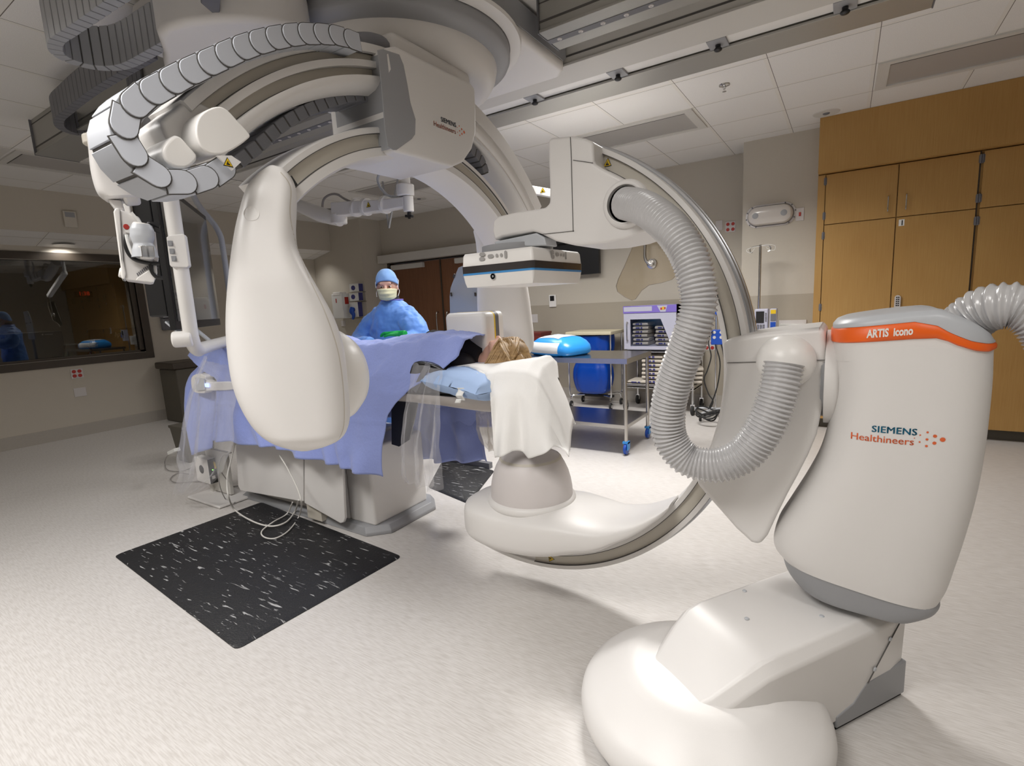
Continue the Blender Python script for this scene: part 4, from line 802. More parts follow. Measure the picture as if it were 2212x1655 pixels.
# ================================================================== PATIENT
pt_ = thing('person', 'person with long blond hair lying under the blue drape on the patient table', 'person', (-1.9,2.18,1.0))
mb = MB()
def ell(c, r, n=18, k=12): mb.ball(c, r, n=n, k=k)
ell((-1.475,2.20,1.115),(.105,.078,.095)); ell((-1.50,2.20,1.155),(.07,.062,.065)); ell((-1.565,2.20,1.13),(.045,.05,.055)); ell((-1.515,2.20,1.222),(.013,.011,.016)); ell((-1.55,2.20,1.19),(.02,.028,.02))
ell((-1.50,2.115,1.13),(.022,.010,.032)); ell((-1.50,2.285,1.13),(.022,.010,.032))
mb.tube([(-1.56,2.20,1.10),(-1.64,2.20,1.09),(-1.70,2.20,1.09)], [.055,.052,.07], n=18)
ell((-1.92,2.19,1.10),(.27,.17,.095)); ell((-2.25,2.19,1.085),(.24,.155,.085)); ell((-2.45,2.18,1.085),(.17,.165,.085))
for sy in (-1,1):
    mb.tube([(-2.5,2.18+sy*.08,1.08),(-2.9,2.18+sy*.09,1.085),(-3.3,2.18+sy*.08,1.06),(-3.42,2.18+sy*.08,1.06)], [.085,.065,.05,.042], n=16); mb.tube([(-3.40,2.18+sy*.08,1.05),(-3.43,2.18+sy*.085,1.13),(-3.44,2.18+sy*.09,1.16)], [.04,.035,.025], n=12)
    mb.tube([(-1.78,2.19+sy*.14,1.09),(-2.05,2.19+sy*.185,1.06),(-2.3,2.19+sy*.17,1.05),(-2.42,2.19+sy*.13,1.09)], [.055,.045,.035,.028], n=14); ell((-2.47,2.19+sy*.11,1.12),(.05,.03,.02))
obj('body', mb, 'skin', pt_, fuse=.007, fix=False)
mb = MB(); mb.tube([(-1.615,2.20,1.10),(-1.68,2.20,1.10),(-1.80,2.19,1.11),(-1.95,2.19,1.11)], [.068,.10,.15,.16], n=24); mb.ball((-1.68,2.08,1.08),(.08,.09,.075)); mb.ball((-1.68,2.3,1.08),(.08,.09,.075)); obj('dark_shirt', mb, 'dcloth', pt_)
random.seed(3); mb = MB()
for i in range(240):     # locks from the crown falling over the near side and out to the right
    a = random.uniform(-1, 1); b = random.uniform(0, 1)
    s0 = Vector((-1.445+.035*a, 2.20+random.uniform(-.05,.04), 1.205+random.uniform(-.01,.012)))
    side = random.uniform(-1.0, .35)
    if side < .0:
        m1 = Vector((-1.425+.07*a+.02*b, 2.115-.012*b, 1.165+random.uniform(-.02,.02))); m2 = Vector((-1.43+.085*a, 2.075-.02*b, 1.10+.01*a)); e = Vector((-1.435+.11*a+.03*b, 2.04-.04*b, 1.035+random.uniform(0,.025)))
    else:
        m1 = Vector((-1.40+.02*a, 2.16+.08*a, 1.19)); m2 = Vector((-1.355+.02*b, 2.13+.10*a, 1.12)); e = Vector((-1.33+.045*b, 2.10+.12*a, 1.06+random.uniform(0,.03)))
    mb.tube([s0, m1, m2, e], lambda t, r=random.uniform(.006,.0125): r*(1-.75*t), n=6, steps=4)
for i in range(40):
    a = random.uniform(0,1); mb.tube([Vector((-1.37,2.14+.05*a,1.13)), Vector((-1.33+.03*a,2.08,1.12+.02*a)), Vector((-1.30+.02*a,2.10,1.075)), Vector((-1.35,2.07,1.06))], .007, n=6, steps=4)
obj('hair', mb, 'hair', pt_, fix=False, smooth=True)
mb = MB(); mb.ball((-1.445,2.20,1.128),(.108,.088,.09), n=32, k=16)
for i in range(len(mb.v)):
    v = mb.v[i]
    if v.x < -1.50: mb.v[i] = Vector((-1.50+(v.x+1.50)*.1, v.y, v.z-.012))
    mb.v[i] += Vector((0,0,1))*.004*math.sin(v.y*260)
obj('hair', mb, 'hair', pt_)
# ================================================================== BLUE DRAPE
ztopK = [(-4.35,1.10),(-3.6,1.19),(-3.2,1.215),(-2.84,1.225),(-2.6,1.20),(-2.26,1.20),(-2.0,1.245),(-1.8,1.25),(-1.6,1.23)]
hemK = [(-3.8,.53),(-3.1,.56),(-2.6,.53),(-2.05,.505)]
def XR(v):   # right boundary, v: 0 near hem .. 1 far hem
    return lerpk([(0,-2.06),(.12,-2.05),(.22,-2.02),(.27,-1.95),(.32,-1.84),(.355,-1.70),(.37,-1.62),(.39,-1.58),(.42,-1.572),(.46,-1.575),(.52,-1.59),(.58,-1.60),(.64,-1.62),(.68,-1.65),(.72,-1.70),(1,-1.8)], v)
def XLf(v): return lerpk([(0,-3.76),(.3,-3.72),(.4,-4.3),(.7,-4.3),(1,-4.2)], v)
G = []; NU, NV = 170, 120
for i in range(NU+1):
    row = []
    for j in range(NV+1):
        u = i/NU; v = j/NV; x = XLf(v)+(XR(v)-XLf(v))*u; zt_ = lerpk(ztopK, x); near = max(0, 1-abs(x+1.62)/.10)
        hz = lerpk(hemK, x); fz = .62
        ky = [(0,1.80),(.30,1.865),(.36,1.90),(.42,1.99),(.50,2.11),(.58,2.25),(.66,2.38),(.72,2.46),(1,2.54)]
        zedge = 1.02+.03*near
        kz = [(0,hz),(.30,zedge-.06),(.36,zedge+.03),(.42,(zt_+zedge)/2+.075),(.50,zt_-.004),(.58,zt_),(.66,(zt_+1.0)/2+.03),(.72,1.0),(1,fz)]
        p = Vector((x, lerpk(ky, v), lerpk(kz, v)))
        hang = max(0, (.30-v)/.30) if v < .3 else max(0,(v-.75)/.25)
        n1 = noise.noise(Vector((x*3.2, v*5, 1.3))); n2 = noise.noise(Vector((x*9, v*14, 4.1))); n3 = noise.noise(Vector((x*2.0+v*3, v*2.2-x, 8)))
        rg = 1-abs(noise.noise(Vector((x*3.5+v*4, v*9-x*2, 5.5))))*2.2
        fold = math.sin(x*13+2.2*n1)*.5+.5*math.sin(x*29+n3*5)
        p.y += -hang*(.035*fold+.02*n1)*(1 if v < .5 else -1) - (.006*n2 if v < .5 else 0)
        p.z += (1-hang)*(.022*n1+.012*n2+.014*max(0,rg)+.006*(1-abs(noise.noise(Vector((x*16+v*9, v*40, 2))))*3)) if v > .3 and v < .72 else 0
        # crease lines of the folded cloth
        p.y += -.004*math.exp(-((x+2.75)*60)**2)-.004*math.exp(-((p.z-.80)*70)**2)*(1 if v < .3 else 0)
        row.append(p)
    G.append(row)
mb = MB().grid(G); dr = obj('surgical_drape', mb, 'drape', fix=False, angle=80, solid=.003); tag(dr, 'large blue surgical drape covering the patient and hanging over the near table side', 'drape')
# inner blue cover hanging behind the table end
Ls, _ = catmull([at(a,b,Y=2.52) for a,b in ((862,868),(864,900),(868,945),(878,985))], 8); Rs, _ = catmull([at(a,b,Y=2.52) for a,b in ((1024,872),(1032,910),(1044,950),(1058,994))], 8); G = []
for j, (a, b) in enumerate(zip(Ls, Rs)):
    v = j/(len(Ls)-1); G.append([a.lerp(b, i/50)+EY*(.03*math.sin(i*.42+2*v)*(.3+v)+.03*noise.noise(Vector((i*.13,v*3,0))))+EZ*(-.03*v*math.sin(i/50*PI)) for i in range(51)])
tag(obj('surgical_drape', MB().grid(G), 'drape', solid=.003, fix=False), 'blue cover hanging on the far side of the table, seen below the tabletop', 'drape')
# blue cover at the foot end, over the controls
G = []
for i in range(40):
    u = i/39; row = []
    for j in range(40):
        v = j/39; x = -4.28+.48*u+.10*max(0,.35-v)/.35*(1-u)*1.2; y = 1.80+.12*min(1,v*2.2)+max(0,v-.45)*.8; z = lerpk([(0,.47),(.35,.80),(.5,1.02),(.6,1.08),(1,1.10)], v)-.10*(1-u)*(1-v)
        row.append(Vector((x, y+.03*math.sin(x*24+v*2)*(1-v), z+.01*noise.noise(Vector((x*9,v*9,2))))))
    G.append(row)
tag(obj('surgical_drape', MB().grid(G), 'drape', solid=.003, fix=False), 'blue cover over the foot end of the table, half inside the clear plastic bag', 'drape')
# ================================================================== PILLOW, SHEET, PAD
def pillow(cx_, cy_, cz_, hx, hy, hz, rot=0, tilt=0):
    rs = []; G = []
    for s in (1,-1):
        G = []
        for i in range(29):
            row = []
            for j in range(29):
                u = i/14-1; v = j/14-1; q = (max(0,(1-u**4))*max(0,(1-v**4)))**.5; px_ = u*hx*(1-.09*(1-abs(u))*0-.10*v*v*(0 if abs(u)<.9 else 1)); w = 1-.10*(1-v*v) if 0 else 1
                row.append(Vector((px_*(1-.07*(1-v*v)), v*hy*(1-.07*(1-u*u)), s*hz*q+.006*noise.noise(Vector((u*3,v*3,s))))))
            G.append(row)
        mb_ = mbp.grid(G)
mbp = MB(); pillow(0,0,0,.225,.27,.068)
q = Matrix.Rotation(R(-10), 3, 'Z') @ Matrix.Rotation(R(5), 3, 'Y'); mbp.v = [q @ v + Vector((-1.505,2.07,1.022)) for v in mbp.v]
pl = thing('pillow', 'pale blue pillow with a white care tag under the white sheet', 'pillow', (-1.47,2.12,.96)); obj('pillowcase', mbp, 'pillow', pl, angle=80)
g = MB(); G = [[at(x,y,Y=1.80)+EY*.01*math.sin(y*.3) for y in range(838,870,4)] for x in (987,992,997,1002)]; g.grid(G); g.grid([[at(x-(y-866)*.4,y,Y=1.802) for y in range(862,872,3)] for x in (984,990,996)]); obj('care_tag', g, 'paper', pl, solid=.001, fix=False)
shK = [(-1.70,1.10),(-1.55,1.095),(-1.47,1.085),(-1.40,1.07),(-1.345,1.03),(-1.315,.93),(-1.30,.71),(-1.2,.755),(-1.12,.735),(-1.05,.77),(-1.0,.80),(-.93,.77)]
G = []
xs_ = [-1.70+.36*i/14 for i in range(14)]+[-1.34+.05*i/8 for i in range(8)]+[-1.29+.36*i/40 for i in range(41)]
for x in xs_:
    row = []; rt = lerpk([(-1.72,1.09),(-1.6,1.10),(-1.45,1.105),(-1.25,1.13),(-1.15,1.13),(-1.08,1.10),(-1.02,1.02),(-.97,.92),(-.93,.80)], x)
    for j in range(60):
        v = j/59; hz = min(lerpk(shK, x), rt-.003)
        y = lerpk([(0,1.80),(.4,1.855),(.5,1.90),(.6,2.02),(.75,2.3),(.85,2.42),(1,2.48)], v); z = lerpk([(0,hz),(.4,max(hz,rt-.13)),(.5,max(hz,rt-.04)),(.6,rt),(.75,rt-.01),(.85,rt-.06),(1,.72)], v)
        if x < -1.3 : y = max(y, lerpk([(-1.70,2.02),(-1.55,1.99),(-1.42,1.93),(-1.34,1.86),(-1.3,1.80)], x)) 
        k = max(0,(.45-v)/.45); y += -.028*k*math.sin(x*34+v*2)-.012*k*math.sin(x*61+1)
        z += .008*noise.noise(Vector((x*8,v*8,3)))
        sx_ = max(0,min(1,(x+1.3)/.28)); row.append(Vector((x-(y-1.82)*.44*sx_, y, z)))
    G.append(row)
tag(obj('bed_sheet', MB().grid(G), 'sheet', solid=.004, fix=False, angle=80), 'white sheet draped over the pillow and hanging off the head end of the table', 'sheet')
ls = [at(*q, Y=1.96) for q in ((845,852),(906,852),(896,900),(884,950),(862,965),(846,960))]
tag(obj('lead_skirt', MB().prism(ls, (0,.008,0)), 'pad'), 'black vinyl skirt hanging from the table side behind the clear plastic sheet', 'apron')
ps = smooth_loop([at(*q, Y=1.90) for q in ((893,783),(925,784),(957,797),(985,815),(992,850),(950,852),(872,848),(881,812))], 3)
t = thing('arm_board', 'black vinyl arm support standing between the blue drape and the pillow', 'arm support', (-1.8,1.93,.96)); obj('pad', MB().prism(ps, (0,.10,0)), 'pad', t, bevel=.02, bseg=3); obj('strap', MB().bar(at(925,786,Y=1.885), at(895,845,Y=1.885), .03, .003, up=EY), 'dgrey', t)
# ---- clear plastic
def film(rows_, Y, lab, m='plastic', amp=.025, seed=0, ny=40, nx=34, bag=0):
    Ls, _ = catmull([at(a,b,Y=Y) for a,b,c,d_ in rows_], 8); Rs, _ = catmull([at(c,d_,Y=Y) for a,b,c,d_ in rows_], 8); G = []
    for j, (a, b) in enumerate(zip(Ls, Rs)):
        row = []
        for i in range(nx+1):
            u = i/nx; p = a.lerp(b, u); v = j/(len(Ls)-1)
            p = p+EY*(amp*(math.sin(u*17+seed+3*v)+.7*math.sin(u*41+v*4+seed))*(.3+.7*v)+.5*amp*noise.noise(Vector((u*7,v*7,seed)))) - EY*bag*math.sin(PI*u)
            row.append(p)
        G.append(row)
    o = obj('plastic_drape', MB().grid(G), m, fix=False, angle=80); return tag(o, lab, 'plastic sheet')
film([(893,784,958,800),(880,830,956,840),(868,880,956,890),(864,940,952,950),(866,1000,950,1010),(880,1040,948,1062)], 1.84, 'clear plastic sheet hanging beside the right edge of the blue drape')
film([(1026,888,1098,888),(1032,905,1104,905),(1040,945,1104,950),(1052,972,1092,976)], 2.43, 'milky plastic bag hanging under the head end of the tabletop', 'plastic2', seed=3)
film([(446,768,520,790),(420,825,512,840),(402,880,512,890),(391,940,512,950),(390,985,500,1000),(400,1020,480,1030),(390,1060,440,1060)], 1.74, 'clear plastic bag over the controls at the foot end of the table', seed=5, amp=.03, bag=.08)
t = thing('drain_clamp', 'small blue clamp hanging in the milky plastic bag', 'clamp', tuple(at(1080,930,Y=2.38))); obj('clamp_body', MB().prism(smooth_loop([at(*q, Y=2.38) for q in ((1077,922),(1083,918),(1087,924),(1086,938),(1080,944),(1076,936))],3), (0,.012,0)), 'blueplas', t, bevel=.002); obj('clamp_cord', MB().tube([at(*q, Y=2.385) for q in ((1078,900),(1081,912),(1081,922))], .002), 'paper', t)
# controls in the bag
t = thing('table_control', 'white table-side control handle inside the clear plastic bag', 'control', tuple(at(450,840,Y=1.86)))
obj('handle', MB().prism(smooth_loop([at(*q, Y=1.84) for q in ((413,815),(425,808),(443,812),(447,825),(500,826),(502,842),(448,845),(440,850),(420,848),(413,835))],3), (0,.06,0)), 'white2', t, bevel=.008); obj('control_panel', MB().prism([at(*q, Y=1.835) for q in ((424,815),(443,818),(444,842),(426,844))], (0,-.008,0)), 'lgrey', t, bevel=.003); obj('lit_key', MB().box(tuple(at(445,836,Y=1.836)), tuple(at(449,829,Y=1.83))), 'blueglow', t)
# ---- generator box on its stand, left of the table
x0 = at(425,1030,Y=1.90).x; x1 = at(453,1040,Y=1.90).x; z0 = at(453,1047,Y=1.90).z; z1 = at(450,994,Y=1.90).z; y1 = at(471,1036,X=x1).y
t = thing('amplifier_box', 'white box with black end panel and round emblem on a low stand', 'device', ((x0+x1)/2,2.0,0))
obj('housing', MB().box((x0,1.90,z0),(x1,y1,z1)), 'white2', t, bevel=.008); fp = obj('end_panel', MB().box((x1,1.905,z0+.004),(x1+.004,y1-.004,z1-.004)), 'black', t)
g = MB(); cx_ = (x0+x1)/2; cz_ = (z0+z1)/2+.01
g.lathe([(.034,-.001),(.034,-.002),(.031,-.002),(.031,-.001)], (cx_,1.90,cz_), (EX,EZ,EY), 30); mb_add_text(g, 'GE', (cx_,1.898,cz_-.016), EX, EZ, .044, shear=.35, bold=.001, align='CENTER'); obj('emblem', g, 'black', t, smooth=False)
pm = Vector((x1+.005,(1.9+y1)/2,0)); obj('status_light', MB().ball((x1+.005,(1.9+y1)/2,(z0+z1)/2+.01), .004), 'greenled', t); obj('power_key', MB().box((x1+.003,(1.9+y1)/2-.012,z0+.04),(x1+.007,(1.9+y1)/2+.012,z0+.065)), 'plate', t)
obj('plug', MB().tube([(x1+.004,1.95,z1-.035),(x1+.03,1.94,z1-.04),(x1+.06,1.93,z1-.07)], .007), 'yellow', t)
obj('stand_post', MB().box((x0+.05,y1+.002,.03),(x1+.16,y1+.03,z1+.06)), 'railw', t, bevel=.004); obj('stand_base', MB().box((x0+.02,1.80,.004),(x1+.30,y1+.12,.022)), 'white', t, bevel=.006)
obj('stand_strut', MB().box(((x0+x1)/2-.02,1.95,.02),((x0+x1)/2+.02,1.99,z0)), 'railw', t)
# ---- cables
def cable(px, r, m, lab, Zs):
    pts = [at(x,y,Z=z) if k == 'Z' else at(x,y,Y=z) for (x,y,k,z) in px]; o = obj('cable', MB().tube(pts, r, n=8, steps=8), m, fix=False, angle=80); return tag(o, lab, 'cable', 'cables on the floor left of the table')
cable([(508,955,'Y',1.88),(500,990,'Y',1.86),(491,1030,'Y',1.80),(493,1070,'Y',1.74),(508,1102,'Z',.028),(545,1126,'Z',.026),(585,1137,'Z',.026),(618,1128,'Z',.026),(637,1105,'Z',.026),(645,1080,'Y',1.88)], .0055, 'cable_w', 'thick white cable looping from the drape edge down across the mat', 0)
cable([(604,984,'Y',1.88),(620,1010,'Y',1.86),(640,1050,'Y',1.84),(651,1085,'Y',1.80),(646,1115,'Z',.022),(625,1145,'Z',.022),(595,1163,'Z',.022),(570,1160,'Z',.022),(566,1147,'Z',.022),(590,1128,'Z',.03),(620,1110,'Z',.026),(632,1085,'Y',1.94)], .0045, 'cable_w', 'white cable making the narrow loop at the middle of the mat', 0)
cable([(500,978,'Y',1.88),(480,985,'Y',1.86),(472,1010,'Y',1.82),(475,1050,'Y',1.80),(488,1080,'Z',.014),(500,1090,'Z',.012),(510,1080,'Z',.012),(505,1060,'Z',.012),(478,1020,'Y',1.88)], .0035, 'cable_g', 'thin grey cable curling beside the white box', 0)
cable([(380,972,'Y',2.0),(362,985,'Y',2.0),(356,1000,'Z',.02),(362,1015,'Z',.01),(390,1018,'Z',.01),(415,1010,'Z',.01)], .004, 'cable_g', 'grey cable dropping from the white plug beside the taupe bin', 0)
cable([(415,1025,'Z',.01),(385,1022,'Z',.01),(368,1035,'Z',.01),(385,1043,'Z',.01),(430,1040,'Z',.01),(480,1052,'Z',.01),(540,1048,'Z',.01),(560,1055,'Z',.01)], .004, 'cable_g', 'grey cable lying flat on the floor behind the white box', 0)
g = thing('cable_plug', 'small white cable plug held up beside the taupe bin', 'plug', tuple(at(375,974,Y=2.0))); obj('plug_body', MB().bar(at(368,978,Y=2.0), at(383,971,Y=2.0), .05, .03), 'paper', g, bevel=.004)
# ---- bins
t = thing('waste_bin', 'taupe rectangular bin with a red label on the floor left of the table', 'bin', tuple(at(395,1003,Z=0)))
pb = at(388,1000,Z=0); rs = []
for k, z in ((.80,0),(1,.34),(1.06,.345),(1.06,.37)): rs.append([Vector((pb.x+.01+sx*.13*k, pb.y+.16+sy*.15*k, z)) for sx, sy in ((-1,-1),(1,-1),(1,1),(-1,1))])
obj('body', MB().rings(rs), 'bin', t, bevel=.01); ob = MB(); ob.box((pb.x+.10,pb.y+.1,.14),(pb.x+.134,pb.y+.2,.26)); obj('label', ob, 'red', t)
pb = at(400,920,X=-7.7)
t = thing('waste_bin', 'tall dark bin against the control room wall behind the plastic bag', 'bin', (-7.7,pb.y+.15,0)); obj('body', MB().box((-7.98,pb.y-.10,0),(-7.5,pb.y+.36,.74)), 'bin', t, bevel=.02); obj('lid', MB().box((-8.0,pb.y-.14,.74),(-7.47,pb.y+.39,.83)), 'brownf', t, bevel=.02)
# ================================================================== NURSE
nz = Vector((-3.085,2.98,0)); nt_ = thing('person', 'standing person in blue gown, pale blue cap, yellow mask and green gloves behind the table', 'person', tuple(nz))
hc = Vector((-3.075,2.95,1.575)); HR = Matrix.Rotation(R(38), 3, 'Z') @ Matrix.Rotation(R(6), 3, 'X')
def hp_(v): return hc+HR @ Vector(v)
def hell(mb, c, r, n=24, k=16):
    b = MB().ball((0,0,0), r, n=n, k=k); mb.add([hp_(Vector(c)+v) for v in b.v], b.f)
mb = MB()
hell(mb, (0,0,.025), (.074,.092,.092)); hell(mb, (0,-.02,-.035), (.060,.070,.075)); hell(mb, (0,-.045,-.075), (.035,.035,.035)); hell(mb, (0,-.088,.03), (.05,.012,.02)); hell(mb, (-.038,-.078,-.03), (.02,.012,.018)); hell(mb, (.038,-.078,-.03), (.02,.012,.018))
b = MB().tube([(0,-.085,.022),(0,-.100,-.002),(0,-.112,-.028),(0,-.098,-.038)], [.010,.012,.015,.010], n=12); mb.add([hp_(v) for v in b.v], b.f)
for s in (-1,1): hell(mb, (s*.076,.01,-.01), (.010,.018,.030)); hell(mb, (s*.015,-.093,-.062), (.016,.010,.008))
mb.tube([hc+Vector((0,0,-.06)), hc+Vector((0,.02,-.14)), nz+EZ*1.37], [.050,.050,.062], n=18)
for c, r in (((0,.02,1.27),(.17,.10,.11)),((0,.02,1.10),(.15,.11,.16)),((0,.02,.92),(.16,.11,.12))): mb.ball(nz+Vector(c), r, n=24, k=14)
AR = [((.11,.01,1.335),(.245,-.01,1.26),(.29,-.05,1.15),(.30,-.14,1.15),(.27,-.20,1.185)), ((-.11,.01,1.335),(-.245,-.01,1.25),(-.30,-.06,1.13),(-.17,-.22,1.12),(.02,-.26,1.14))]
for a in AR: mb.tube([nz+Vector(p) for p in a], [.058,.048,.042,.036,.028], n=16)
for s in (-1,1): mb.tube([nz+Vector((s*.09,.02,.88)), nz+Vector((s*.095,0,.48)), nz+Vector((s*.10,.02,.08))], [.085,.056,.040], n=16); mb.ball(nz+Vector((s*.10,-.04,.045)), (.045,.12,.042))
obj('body', mb, 'skin', nt_, fuse=.006, fix=False)
for s in (-1,1):
    e = MB(); hell(e, (s*.031,-.076,.004), (.014,.012,.0085)); obj('eye', e, 'eye', nt_); e = MB(); hell(e, (s*.031-.002,-.0865,.003), (.0062,.0035,.0062)); obj('iris', e, 'iris', nt_)
    e = MB(); b = MB().tube([(s*.012,-.091,.024),(s*.032,-.092,.031),(s*.052,-.081,.026)], .0035, n=6); e.add([hp_(v) for v in b.v], b.f); obj('eyebrow', e, 'brow', nt_)
# cap
mb = MB(); rs = []
for k in range(15):
    t = k/14; ring = []
    for i in range(40):
        a = 2*PI*i/40; front = -math.sin(a); z0 = .030+.020*max(0,front)-.085*max(0,-front)-.02*(abs(math.cos(a))**3); ph = t*PI/2
        rr = math.cos(ph)**.8 if t < 1 else .02; pz = z0+(.138-z0)*math.sin(ph)
        w = 1+.05*noise.noise(Vector((math.cos(a)*3, math.sin(a)*3, t*5)))
        ring.append(hp_((.087*rr*w*math.cos(a), .004+.105*rr*w*math.sin(a), pz)))
    rs.append(ring)
obj('cap', MB().rings(rs, cap0=False), 'cap', nt_, solid=.003, fix=False, angle=80)
mb = MB(); G = []
for i in range(25):
    u = i/24*2-1; row = []
    for j in range(13):
        v = j/12; a = u*1.30; rr = .088-.012*v*abs(u); z = -.020+.012*(1-u*u)-(.092-.030*abs(u)**2)*v; out = .022*math.sin(PI*min(1,v*.95+.1))*(1-u*u)+.004*math.sin(v*18)
        row.append(hp_((rr*math.sin(a)*.92, -(rr+.028+out)*math.cos(a)*.98+.002, z)))
    G.append(row)
obj('face_mask', MB().grid(G), 'mask', nt_, solid=.002, fix=False, angle=80)
g = MB()
for s in (-1,1):
    for z0, z1 in ((-.005,.06),(-.075,-.02)):
        b = MB().tube([(s*.084,-.03,z0),(s*.090,.02,(z0+z1)/2+.01),(s*.07,.085,z1)], .0022, n=6); g.add([hp_(v) for v in b.v], b.f)
obj('mask_tie', g, 'paper', nt_, fix=False)
# gown
def neckring(r, z, k=1.0): return [nz+Vector((r*math.cos(2*PI*i/40), .02+r*k*math.sin(2*PI*i/40), z)) for i in range(40)]
mb = MB(); rs = []
for rx, ry, z in ((.25,.21,.32),(.24,.19,.60),(.225,.17,.90),(.215,.16,1.10),(.225,.155,1.22),(.225,.15,1.31),(.195,.13,1.375),(.125,.10,1.43),(.085,.086,1.47)):
    rs.append([nz+Vector((rx*math.cos(2*PI*i/48), .02+ry*math.sin(2*PI*i/48), z)) for i in range(48)])
mb.rings(rs)
for a in AR: mb.tube([nz+Vector(p) for p in a], [.105,.102,.098,.080,.056], n=24)
go = obj('gown', mb, 'gown', nt_, fuse=.010, fix=False)
tx = bpy.data.textures.new('creases', 'CLOUDS'); tx.noise_scale = .16; tx.noise_depth = 2
md = go.modifiers.new('creases', 'DISPLACE'); md.texture = tx; md.strength = .045; md.mid_level = .5; md.texture_coords = 'GLOBAL'
tx2 = bpy.data.textures.new('folds', 'CLOUDS'); tx2.noise_scale = .05; md = go.modifiers.new('folds', 'DISPLACE'); md.texture = tx2; md.strength = .018; md.mid_level = .5; md.texture_coords = 'GLOBAL'
obj('scrub_collar', MB().lathe([(.066,1.40),(.064,1.45),(.058,1.47),(.055,1.45)], nz+Vector((0,.012,.035)), n=32), 'dcloth', nt_)
g = MB(); g.tube([nz+Vector((.086*math.cos(a), .02+.087*math.sin(a), 1.468)) for a in [2*PI*i/24 for i in range(25)]], .005, n=8, spline=False); obj('neck_binding', g, 'violet', nt_, fix=False)
def hand(W_, F_, side, par):
    """W_ wrist point, F_ direction to the knuckles, side +1/-1 where the thumb leaves the palm"""
    F_ = Vector(F_).normalized(); S = F_.cross(EZ).normalized()*side; U = EZ; mb = MB(); P_ = lambda a, b, c: Vector(W_)+F_*a+S*b+U*c
    mb.tube([P_(-.06,0,0), P_(0,0,0), P_(.02,0,0)], [.028,.026,.028], n=14)
    for b_ in (-.028,-.01,.01,.028): mb.tube([P_(.0,b_*.5,.0), P_(.045,b_*.95,.008), P_(.09,b_,.006)], [.020,.017,.0125], n=12)
    for b_, L_ in ((-.030,.058),(-.010,.074),(.010,.080),(.030,.070)): mb.tube([P_(.082,b_,.007), P_(.082+L_*.45,b_*1.15,.012), P_(.082+L_*.8,b_*1.2,.0), P_(.082+L_*.98,b_*1.2,-.016)], [.0112,.0100,.0092,.0075], n=10, steps=4)
    mb.tube([P_(.015,.024,.0), P_(.045,.052,.0), P_(.072,.062,-.006), P_(.095,.062,-.014)], [.016,.0125,.0108,.0085], n=10, steps=4)
    return obj('glove', mb, 'glove', par, fuse=.0038, fix=False)
hand(nz+Vector((.285,-.215,1.208)), (-1,-.10,.0), -1, nt_)
hand(nz+Vector((.03,-.27,1.145)), (.95,-.1,.05), 1, nt_)
for s in (-1,1): obj('shoe', MB().ball(nz+Vector((s*.10,-.05,.05)), (.052,.135,.052)), 'dgrey', nt_)
# ================================================================== DISPLAY ON ITS CEILING FRAME
O_ = Vector((-3.15,1.40,0)); D_ = Vector((-.797,.605,0)); Nn = Vector((.605,.797,0))
def dp(w, n, z): return O_+D_*w+Nn*n+EZ*z
def py(y, x=420): return atp(x, y, O_, D_).z
def dbox(mb, w0,w1,n0,n1,z0,z1):
    v = [dp(w,n,z) for z in (z0,z1) for w,n in ((w0,n0),(w1,n0),(w1,n1),(w0,n1))]; return mb.add(v, [(0,3,2,1),(4,5,6,7),(0,1,5,4),(1,2,6,5),(2,3,7,6),(3,0,4,7)])
zt_, zb_ = 2.18, py(712, 410)
m_ = thing('large_display', 'large black ceiling-hung display seen nearly edge-on in a white protective frame', 'display', tuple(dp(.6,0,zb_)))
obj('rear_housing', dbox(MB(), .0,1.30,-.12,-.03,zb_+.08,zt_), 'black', m_, bevel=.01); obj('bezel', dbox(MB(), -.005,1.31,-.03,.0,zb_,zt_), 'black', m_, bevel=.004)
obj('screen', dbox(MB(), .04,1.27,.0,.006,zb_+.05,zt_-.04), 'screen', m_, smooth=False)
fr = MB(); fr.tube([dp(-.02,.07,2.45), dp(-.02,.07,2.1), dp(-.02,.07,zb_+.10), dp(-.01,.07,zb_-.06), dp(.08,.07,zb_-.12), dp(.25,.07,zb_-.12), dp(1.25,.07,zb_-.12)], .038, n=16, steps=6); obj('guard_frame', fr, 'white2', m_, fix=False)
fr = MB(); fr.tube([dp(1.42,-.1,2.75), dp(1.40,-.08,2.35), dp(1.42,.05,2.1), dp(1.44,.07,1.9), dp(1.44,.07,zb_-.12)], .022, n=14, steps=6); obj('guard_frame', fr, 'lgrey', m_, fix=False)
fr = MB(); 
for w in (.12,.55): obj('frame_strut', MB().bar(dp(w,.07,zb_-.115), dp(w+.12,-.10,zb_+.05), .03,.012), 'lgrey', m_, bevel=.003)
obj('frame_back', dbox(MB(), -.03,.0,-.15,-.12,zt_-.28,zt_+.1), 'white2', m_, bevel=.006)
obj('pivot_cap', MB().cyl(dp(-.03,-.02,zb_-.05), dp(-.03,.08,zb_-.05), .045), 'white2', m_, bevel=.012)
hb = MB(); q = [atp(x,y,dp(-.07,.07,0),D_) for x,y in ((359,512),(367,508),(396,505),(400,510),(409,574),(405,578),(370,577),(366,572))]; hb.prism(q, D_*.05); hbx = obj('control_box', hb, 'white2', m_, bevel=.006)
